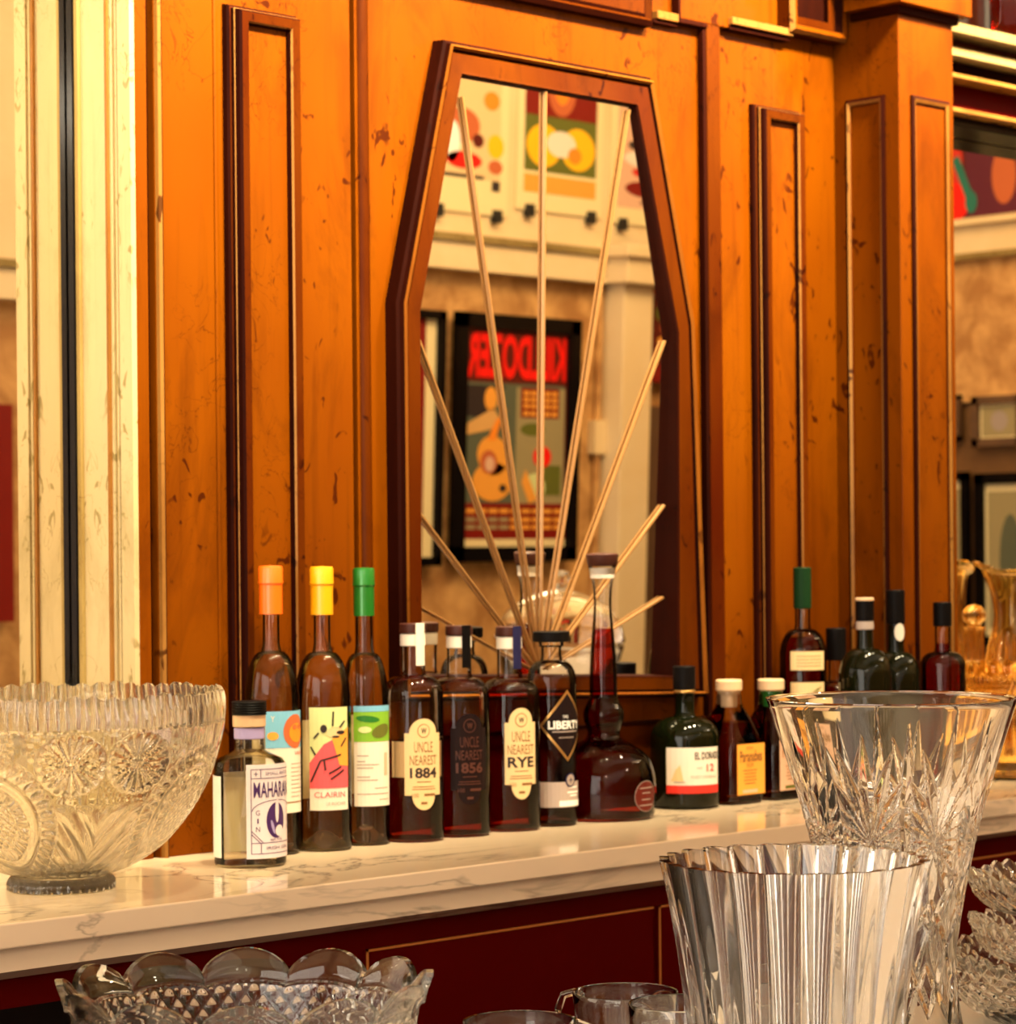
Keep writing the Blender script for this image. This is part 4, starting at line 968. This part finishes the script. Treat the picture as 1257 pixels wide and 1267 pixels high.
b = MB(); b.lathe([(0, (H - 4) * S), (8 * S, (H - 4) * S), (9 * S, (H + 2) * S)] + [(15 * math.sin(t) * S, (H + 14 - 13 * math.cos(t)) * S) for t in [.55 + i * .26 for i in range(10)]] + [(0, (H + 28) * S)], M['crystal_gold_lit'], 32); b.build('stopper', e)
# bottle on the lintel shelf
q = on_y(1243, 20, -.015); p = Vector((q.x + .02, -.012, lz[0])); S = depth(p) / FPX
e = empty('liquor_bottle', p, facing(p, 5), 'dark red square bottle standing up on the lintel shelf at the top right', 'bottle')
pr = [(24, 0), (26, 3), (26, 90), (24, 100), (14, 118), (9, 124), (9, 150)]
b = MB(); b.lathe([(0, 0)] + [(a * S, z * S) for a, z in pr] + [(0, 150 * S)], M['bottle'], 48, n=5); b.build('glass_body', e, ang=40)
b = MB(); b.lathe([(0, 3 * S)] + [((a - 2) * S, max(3, z) * S) for a, z in pr[:4]] + [(0, 100 * S)], M['whiskey_deep'], 48, n=5); b.build('liquid', e, ang=40)
cyl(e, 'cap', 11, 148, 172, S, M['blackcap'])

# ------------------------------------------------------------------ what hangs on the front wall, seen in the coffin mirror
def hung(name, pxl, pxr, pyt, pyb, fr, frm, label, cat, art, tilt=True, axis=1, val=YF, off=.022, mat_in=None, dep=.022, group=None):
    """a framed or plain sheet on the far wall, sized from where the mirror shows its corners; frame in front, art inside"""
    a = via(pxl, (pyt + pyb) / 2, axis, val, tilt); b = via(pxr, (pyt + pyb) / 2, axis, val, tilt); t = via((pxl + pxr) / 2, pyt, axis, val, tilt); u_ = via((pxl + pxr) / 2, pyb, axis, val, tilt)
    k = 0 if axis == 1 else 1
    w_ = abs(b[k] - a[k]); h_ = abs(t.z - u_.z); cxx = (a[k] + b[k]) / 2; zz = (t.z + u_.z) / 2
    if axis == 1: loc = (cxx, val + off, zz); rz = PI
    else: loc = (val - off, cxx, zz); rz = -PI / 2
    e = empty(name, loc, rz, label, cat, group)
    f_ = fr * w_
    if fr:
        mb = MB()
        for bb in ((-w_ / 2, w_ / 2, h_ / 2 - f_, h_ / 2), (-w_ / 2, w_ / 2, -h_ / 2, -h_ / 2 + f_), (-w_ / 2, -w_ / 2 + f_, -h_ / 2, h_ / 2), (w_ / 2 - f_, w_ / 2, -h_ / 2, h_ / 2)):
            mb.box(bb[0], bb[1], -dep, 0, bb[2], bb[3], frm)
        mb.build('frame', e, smooth=False)
    mb = MB(); mb.box(-w_ / 2 + f_ * .8, w_ / 2 - f_ * .8, -.006, .0, -h_ / 2 + f_ * .8, h_ / 2 - f_ * .8, mat_in or M['poster']); mb.build('sheet', e, smooth=False)
    D = Decal(); art(D, w_, h_, f_)
    if D.items: D.build('artwork', e, front=.0062, thick=.0004)
    return e, w_, h_
# local +u is the way it reads when you face it; the mirror turns it about
def art_kill(D, w_, h_, f):
    W_, H_ = w_ - 2 * f, h_ - 2 * f; X_ = lambda a: (a - .5) * W_; Z_ = lambda b: (.5 - b) * H_
    D.rect(X_(.0), X_(1), Z_(1), Z_(0), M['maroon'], 0)
    D.text('KILLDOZER', 0, Z_(.12), W_ * .96, H_ * .21, M['vred'], 1, bold=.035)
    D.rect(X_(.02), X_(.98), Z_(.81), Z_(.245), M['slate'], 1); D.rect(X_(.02), X_(.50), Z_(.81), Z_(.26), M['grey'], 2)
    D.poly([(X_(1 - .02), Z_(.26)), (X_(1 - .40), Z_(.26)), (X_(1 - .22), Z_(.34)), (X_(1 - .30), Z_(.42)), (X_(1 - .02), Z_(.40))], M['ink'], 3)
    D.ell(X_(1 - .25), Z_(.32), W_ * .06, H_ * .055, M['orangelabel'], 4); D.poly([(X_(.98), Z_(.44)), (X_(.72), Z_(.36)), (X_(.66), Z_(.41)), (X_(.74), Z_(.46)), (X_(.98), Z_(.49))], M['skin'], 4)
    D.poly([(X_(.58), Z_(.36)), (X_(.64), Z_(.40)), (X_(.70), Z_(.51)), (X_(.78), Z_(.51)), (X_(.70), Z_(.42))], M['orange'], 5)
    D.ell(X_(.72), Z_(.58), W_ * .15, H_ * .09, M['orangelabel'], 4, rot=.3); D.ell(X_(.72), Z_(.70), W_ * .19, H_ * .09, M['orangelabel'], 4); D.ell(X_(.76), Z_(.61), W_ * .08, H_ * .055, M['terra'], 5); D.ell(X_(.75), Z_(.62), W_ * .045, H_ * .035, M['pinklabel'], 6); D.ell(X_(.62), Z_(.73), W_ * .035, H_ * .018, M['ink'], 6)
    D.ell(X_(.33), Z_(.50), W_ * .15, H_ * .09, M['grey'], 4); D.ell(X_(.34), Z_(.455), W_ * .12, H_ * .03, M['olive'], 5); D.ell(X_(.24), Z_(.58), W_ * .09, H_ * .05, M['vred'], 6)
    D.ell(X_(.30), Z_(.72), W_ * .10, H_ * .06, M['palegreen'], 4, rot=.5); D.poly([(X_(.40), Z_(.64)), (X_(.28), Z_(.78)), (X_(.36), Z_(.80)), (X_(.44), Z_(.70))], M['orangelabel'], 5); D.rect(X_(.05), X_(.22), Z_(.76), Z_(.62), M['olive'], 3)
    D.rect(X_(.08), X_(.46), Z_(.40), Z_(.26), M['darkred'], 4)
    for i, q in enumerate((.285, .315, .345, .38)): 
        for j in range(5): D.rect(X_(.10 + j * .07), X_(.155 + j * .07), Z_(q + .010), Z_(q - .010), M['orangelabel'], 5)
    D.rect(X_(.0), X_(1), Z_(.97), Z_(.80), M['darkred'], 6)
    for r_, q in enumerate((.835, .875, .91)):
        for j in range(9): D.rect(X_(.03 + j * .106), X_(.115 + j * .106), Z_(q + .010), Z_(q - .010), M['grey'] if (j > 4 and r_) else M['orangelabel'], 7)
    D.rect(X_(.0), X_(1), Z_(1.0), Z_(.965), M['poster'], 7)
hung('framed_poster', 551, 704, 391, 694, .085, M['black'], 'black framed gig poster with big red KILLDOZER lettering, seen in the coffin mirror', 'poster', art_kill)
def blob(*items):
    def f(D, w_, h_, fr):
        W_, H_ = w_ - 2 * fr, h_ - 2 * fr
        for it in items:
            kind, a, b, c, d_, m, l = it
            a = 1 - a if kind == 'e' else a
            if kind == 'e': D.ell((a - .5) * W_, (.5 - b) * H_, c * W_, d_ * H_, M[m], l)
            else: D.rect((.5 - b) * W_, (.5 - a) * W_, (.5 - d_) * H_, (.5 - c) * H_, M[m], l)
    return f
GPP = 'unframed posters clipped above the rail'
e, w_, h_ = hung('wall_poster', 632, 738, 62, 265, 0, None, 'dark red, green and orange poster, middle one above the rail, in the mirror', 'poster', blob(('r', .08, .92, .02, .42, 'maroon', 0), ('r', .08, .92, .28, .42, 'darkred', 1), ('r', .08, .92, .42, .76, 'olive', 0), ('e', .5, .26, .16, .15, 'terra', 2), ('e', .5, .24, .09, .10, 'orange', 3),
     ('e', .30, .60, .20, .13, 'yellow', 2), ('e', .70, .60, .20, .13, 'yellow', 2), ('e', .50, .58, .17, .08, 'paper', 3), ('e', .66, .64, .08, .05, 'orange', 4), ('r', .08, .92, .78, .89, 'orangelabel', 0)), group=GPP)
def clips(e, w_, h_):
    for s_ in (-1, 1):
        k = MB(); k.box(s_ * w_ * .36 - .014, s_ * w_ * .36 + .014, -.02, 0, -h_ / 2 - .02, -h_ / 2 + .016, M['blackmatte']); k.build('binder_clip', e, smooth=False)
clips(e, w_, h_)
e, w_, h_ = hung('wall_poster', 520, 621, 48, 264, 0, None, 'pale poster with red and yellow shapes, leftmost above the rail, in the mirror', 'poster', blob(('r', .1, .9, .05, .8, 'cream_paper', 0), ('e', .78, .34, .10, .055, 'orange', 1), ('e', .42, .50, .22, .10, 'terra', 1), ('e', .30, .60, .10, .12, 'whiteink', 2), ('e', .62, .58, .07, .04, 'maroon', 2), ('e', .45, .70, .22, .05, 'vred', 2), ('e', .84, .60, .10, .07, 'yellow', 1), ('e', .84, .72, .09, .04, 'terra', 2), ('r', .1, .7, .78, .80, 'ink', 2), ('r', .8, .9, .80, .86, 'ink', 2)), group=GPP)
clips(e, w_, h_)
e, w_, h_ = hung('wall_poster', 748, 850, 78, 282, 0, None, 'pale poster with red scribbled figures, rightmost above the rail, in the mirror', 'poster', blob(('r', .08, .9, .05, .9, 'pinklabel', 0), ('e', .3, .25, .14, .14, 'greyink', 1), ('e', .45, .42, .2, .10, 'terra', 1), ('e', .40, .60, .25, .05, 'paper', 2), ('e', .5, .68, .25, .04, 'redink', 2), ('e', .45, .78, .28, .05, 'darkred', 2), ('e', .3, .52, .1, .03, 'ink', 3), ('e', .55, .86, .2, .02, 'ink', 3)), group=GPP)
clips(e, w_, h_)
hung('framed_picture', 778, 850, 346, 474, .2, M['darkred'], 'small dark red framed picture above the brown door, seen in the mirror', 'picture', blob(('r', 0, 1, 0, 1, 'maroon', 0), ('e', .4, .25, .2, .12, 'olive', 1), ('e', .6, .45, .25, .10, 'terra', 1), ('e', .5, .65, .22, .08, 'orangelabel', 1), ('e', .5, .82, .26, .06, 'maroon', 2)))
hung('framed_picture', 455, 537, 382, 700, .10, M['black'], 'black framed picture with a pale mount at the left edge of the coffin mirror', 'picture', blob(('r', .0, .8, 0, 1, 'darkred', 0)))
# brown door
a = via(770, 650, 1, YF).x; zt_ = via(800, 503, 1, YF).z; 
k = MB(); dx0_ = a; dx1_ = a + .95
k.box(dx0_, dx1_, YF, YF + .04, 0, zt_, M['doorbrown'])
dr = struct(k.build('door_1', smooth=False))
for zz0, zz1 in ((.25, .95), (1.05, zt_ - .18)):
    for x0_, x1_ in ((dx0_ + .12, dx0_ + .42), (dx0_ + .53, dx0_ + .83)):
        k = MB(); k.mold([(x0_, zz0), (x1_, zz0), (x1_, zz1), (x0_, zz1)], [(0, 0, M['doorbrown']), (-.012, .012, M['doorbrown']), (-.03, .002, M['doorbrown']), (-.034, 0, M['doorbrown'])])
        for i_, v in enumerate(k.v): k.v[i_] = (v[0], YF + .04 + (0 - v[1]), v[2])
        k.build('door_panel', dr, smooth=False)
# lidded crystal compote farther along the front bar; the coffin mirror shows it
d = via(692, 800, 1, -.95); zt2 = via(692, 705, 1, -.95).z
e = empty('lidded_crystal_compote', (d.x, -.95, ZB), 0, 'domed crystal compote with a finial, seen in the coffin mirror behind the bottles', 'compote')
Hc = zt2 - ZB; q = Hc
po = [(.05, 0), (.055, .004), (.02, .03), (.016, q * .22), (.03, q * .28), (.085, q * .42), (.105, q * .60), (.108, q * .64)]
k = MB(); k.lathe([(0, 0)] + smooth_prof(po, 4) + [(.100, q * .64), (.08, q * .45), (.02, q * .33), (0, q * .32)], M['crystal'], 64); k.build('bowl', e, ang=40)
dm = [(.106, q * .645), (.11, q * .66)] + [(.108 * math.cos(t), q * .66 + q * .24 * math.sin(t)) for t in [.15 * i for i in range(1, 10)]] + [(.012, q * .905), (.010, q * .93), (.018, q * .955), (.012, q * .99), (0, q)]
th_n = 64; k = MB(); k.lathe([(0, q * .65)] + dm, M['crystal'], 64); k.build('lid', e, ang=25)
for xx, rr, hh in ((.24, .035, .13), (.33, .033, .12)):
    k = MB(); k.lathe([(0, 0), (rr * .8, 0), (rr, hh), (rr - .003, hh), (rr * .8 - .003, .012), (0, .012)], M['crystal'], 40)
    o = k.build('tumbler'); o.location = (d.x + xx, -.92, ZB); tag(o, 'clear tumbler beside the crystal compote on the front bar, seen in the mirror', 'glass', 'tumblers on the front bar')

# pictures on the right wall, seen in the mirror right of the pilaster
def hr(*a, **k): return hung(*a, tilt=False, axis=0, val=XR, **k)
hr('wall_painting', 1150, 1300, 152, 269, .0, None, 'abstract painting in red, teal and plum above the cream ledge, seen in the right mirror', 'painting',
   lambda D, w_, h_, f: (D.rect(-w_ / 2, w_ / 2, -h_ / 2, h_ / 2, M['plum'], 0), D.rect(w_ * .12, w_ / 2, -h_ / 2, h_ / 2, M['maroon'], 1), D.ell(w_ * .24, h_ * .1, w_ * .10, h_ * .35, M['redink'], 2), D.ell(w_ * .22, -h_ * .32, w_ * .14, h_ * .2, M['vred'], 3),
                         D.line((w_ * .20, h_ * .15), (w_ * .08, -h_ * .3), .03, M['teal'], 4), D.ell(w_ * .07, -h_ * .34, w_ * .05, h_ * .12, M['teal'], 5), D.ell(w_ * .28, h_ * .38, w_ * .06, h_ * .06, M['orange'], 4), D.line((w_ * .05, h_ * .3), (-w_ * .2, h_ * .2), .02, M['pinklabel'], 3), D.ell(-w_ * .2, -h_ * .1, w_ * .1, h_ * .3, M['terra'], 2)), off=.045)
for (l, r_, t, b_, lab, in_) in ((1160, 1196, 490, 546, 'small brown framed picture under the tan panel, nearer the pilaster, in the right mirror', 'greyink'), (1211, 1275, 490, 552, 'small brown framed picture under the tan panel, farther from the pilaster, in the right mirror', 'greyink'),
                                 (1140, 1207, 585, 800, 'tall black framed pale print beside the pilaster, in the right mirror', 'slate'), (1215, 1300, 585, 800, 'tall black framed pale print at the photo edge, in the right mirror', 'slate')):
    hr('framed_picture', l, r_, t, b_, .13, M['black'] if t > 550 else M['doorbrown'], lab, 'picture', blob(('r', .05, .95, .05, .95, 'grey', 0), ('e', .5, .5, .22, .3, in_, 1)))
hung('red_banner', -60, 9, 500, 770, 0, None, 'dark red banner on the tan wall, seen at the left photo edge', 'banner', lambda D, w_, h_, f: None, tilt=False, mat_in=M['darkred'])
